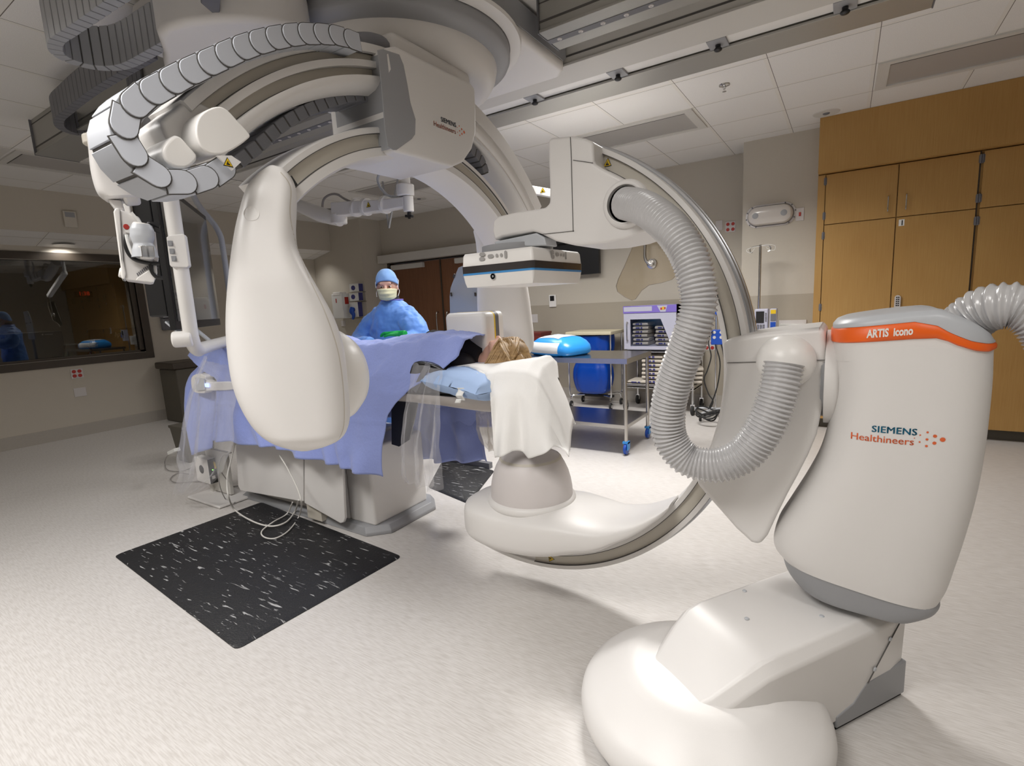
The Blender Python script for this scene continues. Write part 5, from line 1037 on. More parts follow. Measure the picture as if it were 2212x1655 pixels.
for x, y in ((368,526),(372,543),(376,559)):
    g = MB(); c = atp(x,y,dp(-.071,.07,0),D_); e1 = Vector((.605,.797,0)); g.add([c+e1*a+EZ*b-D_*.001 for a,b in ((-.012,-.014),(.012,-.014),(.012,.014),(-.012,.014))], [(0,1,2,3)]); g.add([c+e1*a+EZ*b-D_*.001-D_*.006 for a,b in ((-.008,-.01),(.008,-.01),(.008,.01),(-.008,.01))], [(0,1,2,3)]); obj('key_button', g, 'grey', hbx, smooth=False)
obj('ceiling_post', MB().cyl(dp(.6,-.1,2.15), dp(.6,-.1,HC), .05), 'lgrey', m_)
# ================================================================== SMALL UNIT ON A CEILING ARM
Pu = Vector((-2.62,1.04,0)); Nu = Pu.normalized()
def u_(x, y, k=0): return atp(x, y, Pu+Nu*k, Nu)
U_ = thing('ultrasound_unit', 'small white ultrasound unit with grey hand probe and black cables, hanging at left', 'ultrasound unit', tuple(u_(300,600)))
obj('back_plate', MB().prism([u_(*q, 0) for q in ((245,457),(249,449),(258,449),(266,560),(272,590),(270,604),(262,602),(261,580))], Nu*.16), 'white2', U_, bevel=.008)
obj('tray', MB().prism([u_(*q, .02) for q in ((258,451),(300,468),(318,500),(330,545),(338,590),(330,612),(270,604),(268,580))], Nu*.14), 'white', U_, bevel=.01)
obj('side_knob', MB().cyl(u_(257,588,.04), u_(266,590,.04), .022), 'white2', U_, bevel=.006)
g = MB()
for i in range(11):
    g.bar(u_(296+i*3.6,590-i*2.6,.018), u_(299+i*3.6,596-i*2.6,.018), .005,.003, up=Nu)
    if i < 8: g.bar(u_(322+i*2,606-i*4,.018), u_(328+i*2,607-i*4,.018), .004,.003, up=Nu)
obj('vent_slot', g, 'dgrey', U_, smooth=False)
obj('vent_base', MB().prism([u_(*q, .0) for q in ((296,600),(338,572),(340,590),(332,610),(292,606))], Nu*.16), 'white2', U_, bevel=.004)
g = MB().tube([u_(*q, -.03) for q in ((306,486),(307,500),(308,520),(311,536),(314,556))], [.036,.044,.045,.036,.044,.05], n=20); obj('hand_probe', g, 'lgrey', U_, fix=False)
obj('probe_head', MB().tube([u_(*q, -.03) for q in ((306,483),(306,489),(307,493))], [.03,.038,.038], n=20), 'white2', U_, fix=False)
obj('probe_holder', MB().prism([u_(*q, -.07) for q in ((298,530),(333,534),(334,556),(328,560),(303,558))], Nu*.10), 'white2', U_, bevel=.006)
for x in (313,323): obj('holder_clip', MB().bar(u_(x,531,-.075), u_(x+3,557,-.075), .03,.012, up=Nu), 'chrome', U_, bevel=.003)
obj('side_box', MB().prism([u_(*q, -.02) for q in ((322,498),(336,500),(343,560),(340,568),(330,560))], Nu*.10), 'plate', U_, bevel=.005)
obj('clip_board', MB().prism([u_(*q, .01) for q in ((281,460),(286,457),(322,500),(318,504))], Nu*.10), 'paper', U_)
sb = obj('socket_block', MB().prism([u_(*q, .005) for q in ((267,484),(280,486),(281,504),(271,503))], Nu*.03), 'white2', U_, bevel=.003); obj('socket', MB().lathe([(.012,0),(.010,.004),(.001,.004)], u_(273,490,.003), (EY,EZ,-Nu), 14), 'red', sb)
g = MB().tube([u_(*q, -.02) for q in ((273,507),(272,530),(280,550),(295,562),(320,568),(345,570))], .009, n=10); obj('cable', g, 'black', U_, fix=False)
g = MB().tube([u_(*q, -.02) for q in ((325,566),(328,585),(338,598),(352,601))], .009, n=10); obj('cable', g, 'black', U_, fix=False); g = MB().tube([u_(*q, -.025) for q in ((273,507),(275,520),(280,535),(288,553))], .007, n=10); obj('cable', g, 'paper', U_, fix=False); g = MB().tube([u_(*q, -.0) for q in ((345,500),(330,496),(322,488),(325,482),(345,490))], .009, n=10); obj('cable', g, 'black', U_, fix=False)
# arm above it
Aq = thing('ceiling_arm', 'thick white jointed arm that carries the small ultrasound unit at the left', 'support arm', tuple(u_(240,430)))
mb = MB(); loft_rows(mb, [(188,296,222,300),(192,330,240,335),(196,370,262,372),(203,400,285,392),(212,420,300,412),(228,432,298,430)], Pu+Nu*.12, Nu, .20, e=3, n=36); obj('lower_arm', mb, 'white', Aq, angle=60)
obj('joint', MB().cyl(u_(262,420,.12), u_(298,417,.12), .052), 'white2', Aq, bevel=.015)
mb = MB().prism([u_(*q, .10) for q in ((232,430),(262,432),(270,455),(249,452))], Nu*.06); obj('yoke', mb, 'white', Aq, bevel=.008)
pz = u_(205,300,.12); obj('shoulder_joint', MB().cyl(pz-EZ*.03, pz+EZ*.015, .045), 'tan', Aq, bevel=.01); obj('link_tube', MB().tube([u_(245,380,.14), u_(270,330,.2), u_(330,300,.35), dp(.3,-.1,2.25), dp(.6,-.1,2.3)], .028, n=14), 'white', Aq, fix=False)
# ================================================================== SUSPENDED SHIELD ARM (seen through the big C-arm)
YS = 3.4
def s_(x, y, Y=YS): return at(x, y, Y=Y)
S_ = thing('suspension_arm', 'white jointed suspension arm with black knob, seen through the big C-arm', 'support arm', tuple(s_(880,460)))
top = s_(876,386); obj('drop_tube', MB().cyl(Vector((top.x,top.y,HC)), s_(876,400), .042), 'white2', S_)
obj('upper_hub', MB().cyl(s_(875,398), s_(876,424), .075), 'white2', S_, bevel=.012); obj('lower_hub', MB().cyl(s_(881,424), s_(883,458), .045), 'white2', S_, bevel=.01)
kn = MB(); kn.cyl(s_(884,458), s_(884,466), .018); kn.bar(s_(877,467), s_(891,467), .03,.022); kn.cyl(s_(884,466), s_(884,473), .012); obj('knob', kn, 'black', S_, bevel=.003)
mb = MB(); 
for a, b, w0, w1 in ((s_(878,437),s_(828,445),.085,.10),(s_(828,445),s_(726,454),.10,.13)):
    d1 = (b-a).normalized(); q = d1.cross(EY).normalized(); mb.rings([[a+EY*sy*w0*.5+q*sz*w0*.5 for sy,sz in ((-1,-1),(1,-1),(1,1),(-1,1))],[b+EY*sy*w1*.5+q*sz*w1*.5 for sy,sz in ((-1,-1),(1,-1),(1,1),(-1,1))]])
obj('upper_arm', mb, 'white2', S_, bevel=.012)
for x in (769,791,832): obj('cable_clip', MB().cyl(s_(x-3,450-(x-769)*.12), s_(x+4,450-(x-769)*.12), .078), 'white2', S_, bevel=.006)
obj('elbow', MB().cyl(s_(732,462), s_(733,484), .075), 'white2', S_, bevel=.012)
obj('forearm', MB().tube([s_(735,475), s_(690,462), s_(640,442)], [.062,.075,.06], n=20), 'white2', S_, fix=False)
g = MB(); warning(g, s_(806,444)-EY*.056, EX, EZ, .05); obj('warning_label', g, ['yellow','black'], S_, smooth=False)
g = MB().tube([s_(696,455), s_(699,432), s_(712,421), s_(728,420), s_(745,430), s_(765,437), s_(800,436)], .011, n=8); obj('cable', g, 'cable_g', S_, fix=False)
g = MB().tube([s_(820,372), s_(816,388), s_(822,405), s_(838,422), s_(858,426), s_(880,428), s_(889,431)], .012, n=8); obj('cable', g, 'lgrey', S_, fix=False)
g = MB().tube([s_(640,432), s_(665,447), s_(690,452), s_(722,452)], .009, n=8); obj('cable', g, 'cable_g', S_, fix=False)
t = thing('hanging_rod', 'pair of thin grey rods meeting in a V below the ceiling, behind the suspension arm', 'rod', tuple(at(840,492,Y=4.6)))
g = MB(); g.bar(at(823,366,Y=4.6), at(840,493,Y=4.6), .022,.012); obj('rod', g, 'grey', t); g = MB(); g.bar(at(860,384,Y=4.6), at(840,493,Y=4.6), .022,.012); obj('rod', g, 'grey', t)
# second arm with the clear shield
t = thing('suspension_arm', 'white arm with a yellow warning label, ending behind the x-ray detector arm', 'support arm', tuple(at(1170,412,Y=4.1)))
mb = MB(); a = at(1079,398,Y=4.1); b = at(1392,455,Y=4.15); mb.bar(a, b, .09,.07); obj('beam', mb, 'white2', t, bevel=.01); obj('drop_tube', MB().cyl(a, Vector((a.x,a.y,HC)), .03), 'white2', t)
g = MB(); warning(g, at(1178,413,Y=4.1)-EY*.047, EX, EZ, .05); obj('warning_label', g, ['yellow','black'], t, smooth=False)
t = thing('radiation_shield', 'clear acrylic shield with curved lower edge on a bent metal rod, behind the upper hose', 'shield', tuple(at(1400,570,Y=4.2)))
ps = [at(*q, Y=4.2) for q in ((1384,492),(1372,520),(1350,572),(1336,602),(1331,618),(1334,630),(1350,642),(1365,649),(1373,646),(1386,628),(1402,616),(1430,611),(1452,604),(1468,588),(1482,560),(1495,520),(1498,480))]
obj('acrylic_pane', MB().prism(ps, (0,.010,0)), 'acrylic', t, smooth=False)
g = MB(); 
for a, b in zip(ps, ps[1:]): g.bar(a-EY*.001, b-EY*.001, .006,.004)
obj('pane_edge', g, mat('acrylic_edge', (.22,.19,.15), .3), t)
g = MB().tube([at(*q, Y=4.15) for q in ((1395,440),(1395,500),(1393,545),(1395,562),(1404,571),(1410,570))], .012, n=10); obj('support_rod', g, 'steel', t, fix=False)
obj('rod_clamp', MB().lathe([(.042,0),(.040,-.018),(.024,-.022),(.022,-.03),(.001,-.03)], at(1409,570,Y=4.19), (EX,EZ,EY), 24), 'steel', t, angle=40); obj('rod_bracket', MB().bar(at(1394,510,Y=4.13), at(1410,509,Y=4.13), .03,.02), 'black', t)
t = thing('radiation_shield', 'grey leaded panel with chamfered corner and small latches, left of the hanging x-ray detector', 'shield', tuple(at(1000,690,Y=3.4)))
ps = [at(*q, Y=3.4) for q in ((984,592),(990,578),(1000,574),(1045,570),(1052,700),(1052,720),(972,722),(972,690),(971,640),(973,622))]
obj('panel', MB().prism(ps, (0,.02,0)), 'shieldg', t, bevel=.003)
for x, y, x2, y2 in ((979,600,982,592),(974,632,975,640),(1026,632,1027,640)): obj('latch', MB().bar(at(x,y,Y=3.39), at(x2,y2,Y=3.39), .014,.012), 'brownf', t, bevel=.003)
obj('shield_foot', MB().box((-3.1,3.39,0),(-2.5,3.44,.05)), 'dgrey', t); lp = at(1010,715,Y=3.4); obj('shield_leg', MB().box((lp.x-.03,3.40,.05),(lp.x+.03,3.43,lp.z+.05)), 'dgrey', t)
# ================================================================== BACK OF THE ROOM
a = at(1182,528,Y=6.40); b = at(1299,590,Y=6.40)
t = thing('wall_display', 'black wall display partly hidden by the hanging x-ray detector', 'display', ((a.x+b.x)/2,6.4,b.z)); obj('housing', MB().box((a.x-.15,6.40,b.z),(b.x-.03,6.46,a.z)), 'black', t, bevel=.006); obj('wall_arm', MB().box((a.x-.1,6.46,a.z-.2),(b.x-.2,6.5,a.z-.1)), 'dgrey', t); obj('top_bracket', MB().box((a.x-.1,6.36,a.z-.02),(b.x+.02,6.40,a.z+.02)), 'black', t)
# steel table
z_t = .868; X0, X1, Y0, Y1 = -2.95, -1.56, 4.20, 4.86
t = thing('instrument_table', 'stainless steel table with lower shelf and blue casters, behind the white sheet', 'table', ((X0+X1)/2,(Y0+Y1)/2,0))
mb = MB(); mb.box((X0,Y0,z_t-.008),(X1,Y1,z_t)); obj('top', mb, mat('worn_steel', (.42,.41,.40), .22, 1.0, noise_amt=.2, nscale=6), t)
obj('top_edge', MB().box((X0,Y0-.002,z_t-.045),(X1,Y0+.004,z_t)).box((X1-.004,Y0,z_t-.045),(X1+.002,Y1,z_t)).box((X0,Y1-.004,z_t-.045),(X1,Y1,z_t)).box((X0-.002,Y0,z_t-.045),(X0+.004,Y1,z_t)), 'steel', t)
for x in (X0+.04,X1-.03):
    for y in (Y0+.03,Y1-.03):
        obj('leg', MB().cyl((x,y,.125),(x,y,z_t-.01),.0165), 'steel', t)
        c = obj('caster', MB().cyl((x-.014,y,.055),(x+.014,y,.055),.05,n=28), 'blueplas', t, bevel=.006)
        obj('caster_fork', MB().prism([Vector((x+.018,y-.03,.05)),Vector((x+.018,y+.03,.05)),Vector((x+.018,y+.04,.12)),Vector((x+.018,y-.025,.12))], (.006,0,0)).box((x-.024,y-.025,.105),(x+.024,y+.035,.125)), 'brightblue', c); obj('caster_hub', MB().cyl((x+.014,y,.055),(x+.02,y,.055),.014), 'lgrey', c)
obj('lower_shelf', MB().box((X0+.03,Y0+.03,.262),(X1-.03,Y1-.03,.27)), bpy.data.materials['worn_steel'], t); obj('shelf_rim', MB().box((X0+.03,Y0+.015,.24),(X1-.03,Y0+.03,.272)).box((X1-.035,Y0+.03,.24),(X1-.02,Y1-.03,.272)), 'steel', t)
# wrapped pack
mb = MB(); c = Vector((-2.36,4.50,.868)); rs = []
for k, z, w in ((.86,.0,0),(.97,.02,0),(1.0,.05,0),(.97,.09,0),(.86,.13,1),(.68,.165,1),(.40,.185,1),(.02,.19,1)):
    rs.append([c+Vector((.30*k*math.copysign(abs(math.cos(a))**.55, math.cos(a)), .22*k*math.copysign(abs(math.sin(a))**.55, math.sin(a)), z+.008*noise.noise(Vector((math.cos(a)*2,math.sin(a)*2,z*9))))) for a in [2*PI*i/48 for i in range(48)]])
pk = MB(); pk.rings(rs[:3], cap1=False); 
t = thing('supply_pack', 'blue and white plastic-wrapped supply pack on the steel table', 'package', tuple(c))
rt = Matrix.Rotation(R(-20), 3, 'Z'); al = MB().rings(rs); al.v = [rt @ (v-c)+c for v in al.v]; o_ = obj('wrapping', al, 'brightblue', t, angle=70)
wv_ = MB(); tr = bvh_of([o_]); G = [[rt @ Vector((-.27+.46*i/14, -.40, .03+.10*j/6))+c for j in range(7)] for i in range(15)]; wv_.grid(G); stick(wv_, tr, rt @ EY, .003); obj('white_side', wv_, 'paper', t, angle=80)
lb = MB(); G = [[rt @ Vector((-.16+.30*i/8, -.14+.24*j/8, .6))+c for j in range(9)] for i in range(9)]; lb.grid(G); stick(lb, tr, -EZ, .003); obj('label', lb, 'lgrey', t, angle=80)
# laundry hamper
HX, HY = -2.70, 6.12
t = thing('laundry_hamper', 'rolling hamper with a royal blue bag and cream lid against the back wall', 'hamper', (HX,HY,0))
obj('lid', MB().box((HX-.31,HY-.22,.945),(HX+.31,HY+.24,.985)), 'cream', t, bevel=.008)
rs = []
for k, z in ((1,.93),(1.02,.86),(.98,.74),(.80,.60),(.92,.50),(.95,.38),(.86,.26),(.72,.19),(.35,.165),(.02,.16)): rs.append([Vector((HX-.03+.27*k*math.copysign(abs(math.cos(a))**.7,math.cos(a))*(1+.03*math.sin(a*9)), HY+.19*k*math.copysign(abs(math.sin(a))**.7,math.sin(a))*(1+.03*math.sin(a*9)), z)) for a in [2*PI*i/64 for i in range(64)]])
obj('laundry_bag', MB().rings(blend(rs,3)), 'bluebag', t, angle=80)
for sx in (-1,1):
    for sy in (-1,1):
        obj('post', MB().tube([(HX+sx*.29,HY+sy*.19,.945),(HX+sx*.29,HY+sy*.19,.24),(HX+sx*.27,HY+sy*.17,.16)], .010, n=8), 'chrome', t, fix=False)
        obj('leg', MB().tube([(HX+sx*.14,HY+sy*.06,.15),(HX+sx*.25,HY+sy*.16,.155),(HX+sx*.275,HY+sy*.18,.10)], .011, n=8), 'chrome', t, fix=False); cw = obj('caster', MB().cyl((HX+sx*.275-.012,HY+sy*.18,.042),(HX+sx*.275+.012,HY+sy*.18,.042),.042,n=22), 'rubber', t, bevel=.006); obj('caster_hub', MB().cyl((HX+sx*.275+.012,HY+sy*.18,.042),(HX+sx*.275+.015,HY+sy*.18,.042),.022), 'chrome', cw)
obj('base_bar', MB().box((HX-.24,HY-.03,.125),(HX+.24,HY+.03,.15)), 'rubber', t)
# warming cabinet on its cart
a = at(1347,668,Y=6.0); b = at(1457,757,Y=6.0); CX0, CX1 = a.x, b.x+.02; CZ0, CZ1 = b.z, at(1400,660,Y=6.0).z
t = thing('warming_cabinet', 'lilac-grey blanket warming cabinet with glass door and printed top strip, on the cart', 'cabinet', ((CX0+CX1)/2,6.2,CZ0))
w_ = CX1-CX0; h = CZ1-CZ0; zs = CZ1-.085
mb = MB(); mb.box((CX0,6.02,CZ0),(CX1,6.42,CZ0+.05)); mb.box((CX0,6.02,zs-.03),(CX1,6.42,CZ1)); mb.box((CX0,6.02,CZ0),(CX0+.03,6.42,CZ1)); mb.box((CX1-.03,6.02,CZ0),(CX1,6.42,CZ1)); mb.box((CX0,6.40,CZ0),(CX1,6.42,CZ1)); obj('body', mb, 'warmer', t)
dr_ = MB(); dr_.box((CX0,6.0,CZ0+.01),(CX1,6.02,CZ0+.045)); dr_.box((CX0,6.0,zs-.075),(CX1,6.02,zs-.005)); dr_.box((CX0,6.0,CZ0+.045),(CX0+.08,6.02,zs-.075)); dr_.prism([Vector((x,6.0,z)) for x,z in ((CX1,CZ0+.045),(CX1-.05,CZ0+.045),(CX1-.18,zs-.075),(CX1,zs-.075))][::-1], (0,.02,0)); dd_ = obj('door_frame', dr_, 'warmer', t); obj('door_handle', MB().tube([(CX0+.05,6.0,CZ0+.12),(CX0+.05,5.965,CZ0+.13),(CX0+.05,5.965,zs-.12),(CX0+.05,6.0,zs-.11)], .007, n=8), 'steel', dd_, fix=False)
gl = glass_mat('warmer_glass', (.93,.94,.96), 1.3); obj('door_glass', MB().box((CX0+.08,6.008,CZ0+.045),(CX1-.05,6.012,zs-.075)), gl, dd_, smooth=False)
obj('top_strip', MB().box((CX0-.005,5.995,zs),(CX1+.005,6.0,CZ1)), 'violet', t); g = MB(); g.box((CX0+.005,5.993,zs+.02),(CX1-.28,5.995,CZ1-.01)); g.prism([Vector((CX1-.22,5.993,CZ1-.006)),Vector((CX1-.10,5.993,CZ1-.006)),Vector((CX1-.12,5.993,zs+.006)),Vector((CX1-.18,5.993,zs+.006))], (0,.001,0)); obj('strip_print', g, 'warmer', t); g = MB(); g.box((CX1-.18,5.991,zs+.03),(CX1-.16,5.993,zs+.055)); g.box((CX1-.135,5.991,zs+.035),(CX1-.12,5.993,zs+.06)); obj('strip_print', g, 'red', t); g = MB(); g.box((CX1-.158,5.991,zs+.03),(CX1-.137,5.993,zs+.065)); obj('strip_print', g, 'yellow', t)
def blanket(loc, w, d_, h, grp, lab, rz=0):
    t = thing('folded_blanket', lab, 'blanket', loc, group=grp, rz=rz); mb = MB(); rs = []
    for k in range(13):
        x = -w/2+w*k/12; z0 = 0; rs.append([Vector((x, d_/2*math.copysign(abs(math.cos(a))**.5,math.cos(a)), h/2+h/2*.95*math.copysign(abs(math.sin(a))**.6,math.sin(a))*(1+.05*math.sin(x*30)))) for a in [2*PI*i/20 for i in range(20)]])
    obj('cloth', mb.rings(rs), 'blanket', t, local=True, bevel=.006, angle=60)
    g = MB(); g.box((-w*.30,-d_/2-.003,h*.3),(-w*.05,-d_/2+.002,h*.7)); g.box((w*.02,-d_/2-.003,h*.25),(w*.12,-d_/2+.002,h*.75)); obj('woven_stripe', g, 'purple', t, local=True); return t
mid = (CX0+.10+CX1-.07)/2; n = 0
names = ['bottom of','second from the bottom of','third from the bottom of','fourth from the bottom of','fifth from the bottom of','top of']
for cxi, (cx_, nm, kk) in enumerate(((CX0+.185,'left',6),(CX1-.17,'right',5))):
    for k in range(kk): blanket((cx_+.008*math.sin(k*3), 6.19, CZ0+.052+k*.047), .19, .28, .045, 'blankets in the warming cabinet', 'cream folded blanket inside the warming cabinet, %s the %s pile' % (names[k] if k < kk-1 else 'top of', nm), rz=.06*math.sin(k*2+cxi))
t = thing('supply_cart', 'steel wire cart carrying the warming cabinet and folded blankets', 'cart', ((CX0+CX1)/2+.1,6.2,0)); KX1 = at(1502,800,Y=6.0).x; KX0 = CX0+.0
for z, th in ((CZ0-.012,.012),(.345,.03),(.30,.012)):
    obj('shelf', MB().box((KX0,5.95,z-th),(KX1,6.44,z)), 'steel', t, bevel=.003)
for x in (KX0+.02,KX1-.02):
    for y in (5.97,6.42):
        obj('post', MB().cyl((x,y,.13),(x,y,CZ0-.01),.014), 'chrome', t); cw = obj('caster', MB().cyl((x-.016,y,.06),(x+.016,y,.06),.06,n=24), 'rubber', t, bevel=.008); obj('caster_fork', MB().box((x-.024,y-.02,.06),(x+.024,y+.02,.13)), 'chrome', cw, bevel=.004)
px_ = at(1415,800,Y=6.1).x
for k in range(7): blanket((px_, 6.16, .345+k*.050), .26, .34, .048, 'blankets stacked on the lower cart shelf', 'cream folded blanket on the lower cart shelf, %s its tall pile' % (['lowest in','second up in','third up in','fourth up in','fifth up in','sixth up in','uppermost in'][k]), rz=.03*math.sin(k*5))
px_ = at(1492,840,Y=6.1).x
for k in range(4): blanket((px_-.03, 6.2, .345+k*.05), .26, .30, .048, 'blankets at the right end of the cart', 'cream folded blanket at the right end of the cart shelf, %s four' % (['bottom of','second of','third of','top of'][k]), rz=.25+.04*k)
blanket((KX0+.17, 6.15, .345), .26, .34, .03, 'loose blankets on the cart', 'thin grey-white folded blanket lying alone at the left end of the cart shelf')
# IV poles
def pole(name, lab, x, y, ztop, casters=True, hooks=True):
    t = thing(name, lab, 'stand', (x,y,0)); obj('pole', MB().cyl((x,y,.08),(x,y,ztop),.0125), 'chrome', t)
    for k in range(5):
        a = 2*PI*k/5+.5; e = Vector((x+.26*math.cos(a),y+.26*math.sin(a),0)); obj('leg', MB().tube([(x,y,.10),(x+.1*math.cos(a),y+.1*math.sin(a),.10),(e.x,e.y,.075)], .012, n=8), 'lgrey', t, fix=False); obj('caster', MB().cyl(e+EZ*.03-EX*.01, e+EZ*.03+EX*.01, .03, n=18), 'rubber', t, bevel=.004)
    if hooks:
        for s in (-1,1): obj('hook', MB().tube([(x,y,ztop-.01),(x+s*.06,y,ztop-.012),(x+s*.09,y,ztop-.03),(x+s*.09,y,ztop-.06),(x+s*.07,y,ztop-.07)], .005, n=8), 'chrome', t, fix=False)
    return t
p = at(1546,760,Y=5.95); t = pole('iv_pole','metal pole with royal blue outlet box and black cords, left of the C-arm column', p.x+.005, 5.95, at(1546,640,Y=5.95).z, hooks=False)
a = at(1538,712,Y=5.93); b = at(1559,744,Y=5.93); bx = obj('outlet_box', MB().box((a.x,5.88,b.z),(b.x+.02,5.935,a.z)), 'blueplas', t, bevel=.006)
for i in (0,1):
    for j in (0,1): obj('socket', MB().lathe([(.017,0),(.015,-.003),(.001,-.003)], (a.x+.035+i*.07,5.88,b.z+.08+j*.055), (EX,EZ,EY), 16), 'plate', bx)
obj('outlet_box', MB().prism([at(*q,Y=5.9) for q in ((1538,655),(1552,655),(1558,675),(1552,682),(1540,678))], (0,.05,0)), 'blueplas', t, bevel=.006)
for q in (((1540,716),(1533,725),(1531,745),(1536,770),(1528,800),(1521,820),(1530,850),(1540,868),(1528,890),(1510,900)),((1545,744),(1555,780),(1553,815),(1545,850),(1530,885),(1520,900)),((1558,744),(1562,760),(1566,790),(1565,830))):
    obj('power_cord', MB().tube([at(x,y,Y=5.86) for x,y in q], .007, n=8), 'rubber', t, fix=False)
c0_ = at(1528,900,Y=5.6); g = MB()
for k in range(4): g.tube([Vector((c0_.x+(.10+.012*k)*math.cos(a)+.01*k, 5.55+.10*math.sin(a), .10+.07*math.cos(a+k*.4)*0+.02*k+.03*math.sin(a*2+k))) for a in [2*PI*i/14 for i in range(15)]], .008, n=8, steps=4)
obj('power_cord', g, 'rubber', t, fix=False)
p = at(1641,600,Y=5.75); t = pole('iv_pole','tall metal IV pole with two hooks and an infusion pump, under the oblong wall light', p.x, 5.75, at(1642,529,Y=5.75).z)
g = MB().tube([at(x,y,Y=5.74) for x,y in ((1643,531),(1660,528),(1674,531),(1673,540),(1664,540),(1655,535))], .002, n=6); obj('tubing', g, 'paper', t, fix=False)
g = MB().tube([at(x,y,Y=5.74) for x,y in ((1641,532),(1625,535),(1614,539),(1614,544),(1622,546),(1630,537))], .002, n=6); obj('tubing', g, 'paper', t, fix=False)
a = at(1630,668,Y=5.66); b = at(1658,718,Y=5.66); pu = obj('pump_body', MB().box((a.x,5.66,b.z-.05),(b.x,5.76,a.z)), 'warmer', t, bevel=.01)
q = MB().box((at(1633,673,Y=5.655).x,5.655,at(1640,698,Y=5.655).z),(at(1650,690,Y=5.655).x,5.66,at(1640,673,Y=5.655).z)); obj('pump_screen', q, 'black', pu)
g = MB()
for i in range(5): c = at(1654,677+i*4,Y=5.655); g.box((c.x-.006,5.653,c.z-.005),(c.x+.006,5.66,c.z+.005))
for i in range(3):
    for j in range(4): c = at(1637+i*6,702+j*3.4,Y=5.655); g.box((c.x-.009,5.653,c.z-.004),(c.x+.009,5.66,c.z+.004))
obj('pump_key', g, 'dgrey', pu, smooth=False)
a = at(1663,667,Y=5.66); b = at(1677,711,Y=5.66); pm_ = obj('pump_module', MB().box((a.x,5.66,b.z),(b.x,5.75,a.z)), 'warmer', t, bevel=.008); z1 = a.z; z0 = b.z; H3 = z1-z0
obj('module_label', MB().box((a.x+.008,5.655,z1-.05),(b.x-.008,5.66,z1-.012)), 'yellow', pm_); obj('module_panel', MB().box((a.x+.008,5.655,z1-.12),(b.x-.008,5.66,z1-.05)), 'dgrey', pm_); obj('module_base', MB().box((a.x+.008,5.655,z0+.01),(b.x-.008,5.66,z0+.07)), 'blueplas', pm_)
a = at(1688,700,Y=6.0); b = at(1733,716,Y=6.0); t = thing('wall_box', 'white open box of supplies fixed low on the painted wall beside the cabinets', 'box', ((a.x+b.x)/2,6.02,b.z-.1)); obj('box_body', MB().box((a.x-.01,5.93,b.z-.15),(b.x+.02,6.04,a.z)), 'paper', t, bevel=.004); a2 = at(1683,692,Y=6.04); b2 = at(1742,692,Y=6.04); obj('back_plate', MB().box((a2.x,6.035,b.z-.2),(b2.x,6.048,a2.z)), 'plate', t)
# corner wall things behind the nurse: glove boxes and sharps container
def gbox(i, y0, y1, lab, hang=0):
    a = at(754,y0,Y=5.93); b = at(772,y1,Y=5.93); t = thing('glove_box', lab, 'box', ((a.x+b.x)/2,5.98,b.z), group='glove boxes')
    obj('carton', MB().box((a.x,5.93,b.z),(b.x+.035,6.03,a.z)), 'paper', t, bevel=.002); obj('side_print', MB().box((b.x+.035,5.935,b.z+.005),(b.x+.037,6.025,a.z-.005)), 'purple', t)
    c = Vector(((a.x+b.x)/2,5.929,(a.z+b.z)/2)); g = MB(); rs = [Vector((c.x+.05*math.cos(k),5.927,c.z+.04*math.sin(k))) for k in [2*PI*j/20 for j in range(20)]]; g.prism(rs, (0,.002,0)); obj('opening', g, 'purple', t)
    if hang: obj('glove', MB().tube([c+EY*-.005+EZ*.04, c+Vector((-.01,-.02,-.03)), c+Vector((.02,-.02,-.09)), c+Vector((-.01,-.015,-.16))], [.04,.045,.03,.02], n=12), 'blueplas', t, fix=False)
gbox(0,614,630,'topmost glove box in the wall holder behind the nurse'); gbox(1,633,650,'middle glove box in the wall holder behind the nurse'); gbox(2,653,685,'lowest glove box with a blue glove hanging out, behind the nurse',1)
a = at(752,631,Y=5.91); b = at(783,687,Y=5.91); t = thing('glove_box_holder','clear wall holder that carries the three glove boxes','holder',((a.x+b.x)/2,5.95,b.z))
g = MB(); g.box((a.x,5.90,b.z-.01),(b.x,6.038,b.z)); 
for y in (631,651.5): z = at(760,y,Y=5.93).z; g.box((a.x,5.92,z-.012),(b.x,6.038,z-.004))
obj('shelf', g, 'acrylic', t, smooth=False)
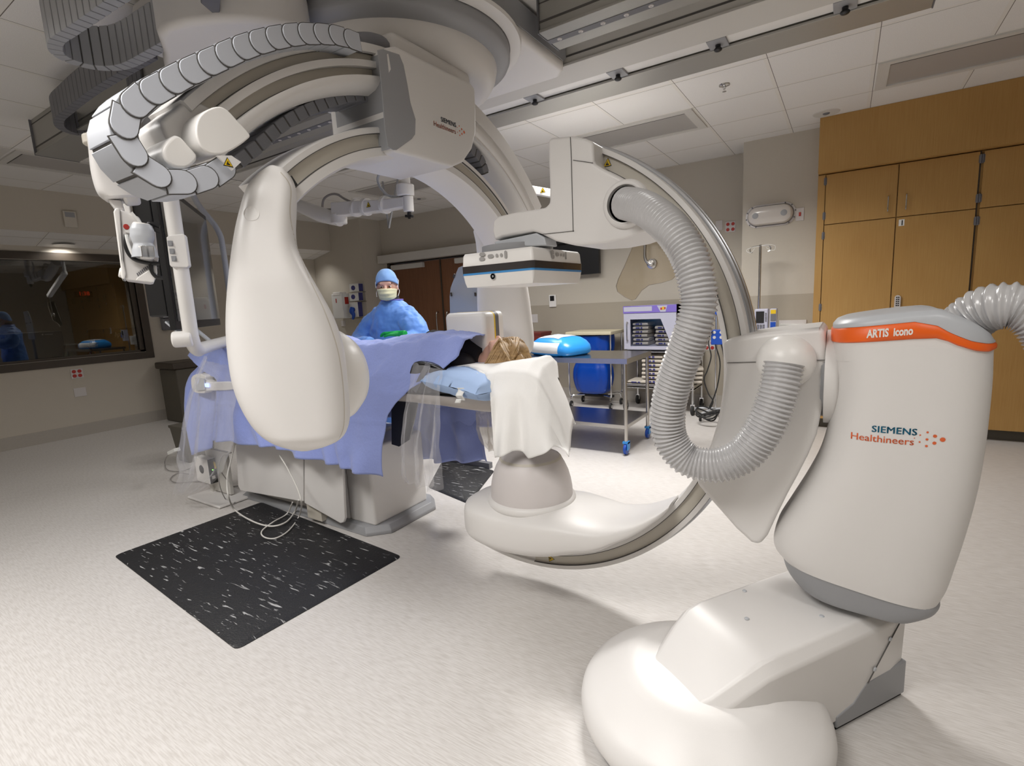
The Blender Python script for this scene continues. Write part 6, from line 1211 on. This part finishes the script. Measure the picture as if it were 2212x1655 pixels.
a = at(715,636,Y=5.85); b = at(740,688,Y=5.85); t = thing('sharps_container','white wall-mounted sharps container left of the glove boxes','container',((a.x+b.x)/2,5.92,b.z)); obj('body', MB().box((a.x,5.85,b.z),(b.x+.04,6.03,a.z)), 'paper', t, bevel=.012); obj('lid', MB().box((a.x+.05,5.846,a.z-.03),(b.x,5.98,a.z+.03)), 'white2', t, bevel=.01); obj('warning_print', MB().box((a.x+.11,5.846,a.z-.15),(a.x+.13,5.85,a.z-.08)), 'red', t); obj('side_print', MB().box((b.x+.04,5.90,a.z-.18),(b.x+.042,5.98,a.z-.06)), 'red', t)
plate('power_outlet','small steel wall plate under the glove boxes','power outlet',(at(737,694,Y=6.04).x,at(742,705,Y=6.04).z),(at(746,694,Y=6.04).x,at(742,693,Y=6.04).z),6.04)
t = thing('red_bin', 'small dark red bin behind the end of the ceiling C-arm', 'bin', (-3.45,5.9,.0)); a = at(1155,718,Y=6.1); rs = []
for k, z in ((.8,0),(1.0,a.z-.03),(1.05,a.z-.03),(1.05,a.z)): rs.append([Vector((a.x-.02+sx*.14*k, 6.2+sy*.15*k, z)) for sx,sy in ((-1,-1),(1,-1),(1,1),(-1,1))])
obj('bin_body', MB().rings(rs), mat('dark_red', (.16,.025,.02), .5), t, bevel=.008)
K = (1,.975,.945)
area(-1.5,3.95,2.87,.9,.6,62,c=K); area(-1.1,-.4,2.88,1.2,1.2,44,c=K); area(-3.3,-.1,2.88,1.2,.6,35,c=K); area(1.0,.6,2.88,.6,.6,10,c=K)
area(-3.4,4.6,2.86,1.2,.6,22,c=K); area(-7.85,5.6,2.42,.3,.3,12,c=K,spread=120); p = (-7.85, 2.7); area(-7.967,2.435,2.35,.15,.15,2,c=K)  # first one is an added fill raising ambient at the back, no fixture
area(-9.8,2.4,2.42,.6,.6,5,c=K); area(-2.6,2.3,2.55,.3,.3,5,c=(.9,.93,1))  # first one is a fill added so the control room wall shows
w = bpy.data.worlds.new('world'); scene.world = w; w.use_nodes = True; w.node_tree.nodes['Background'].inputs[0].default_value = (.8,.85,1,1); w.node_tree.nodes['Background'].inputs[1].default_value = .1
vs = scene.view_settings; vs.view_transform = 'Standard'; vs.look = 'None'; vs.gamma = 1; vs.use_curve_mapping = False; vs.exposure = 0.35
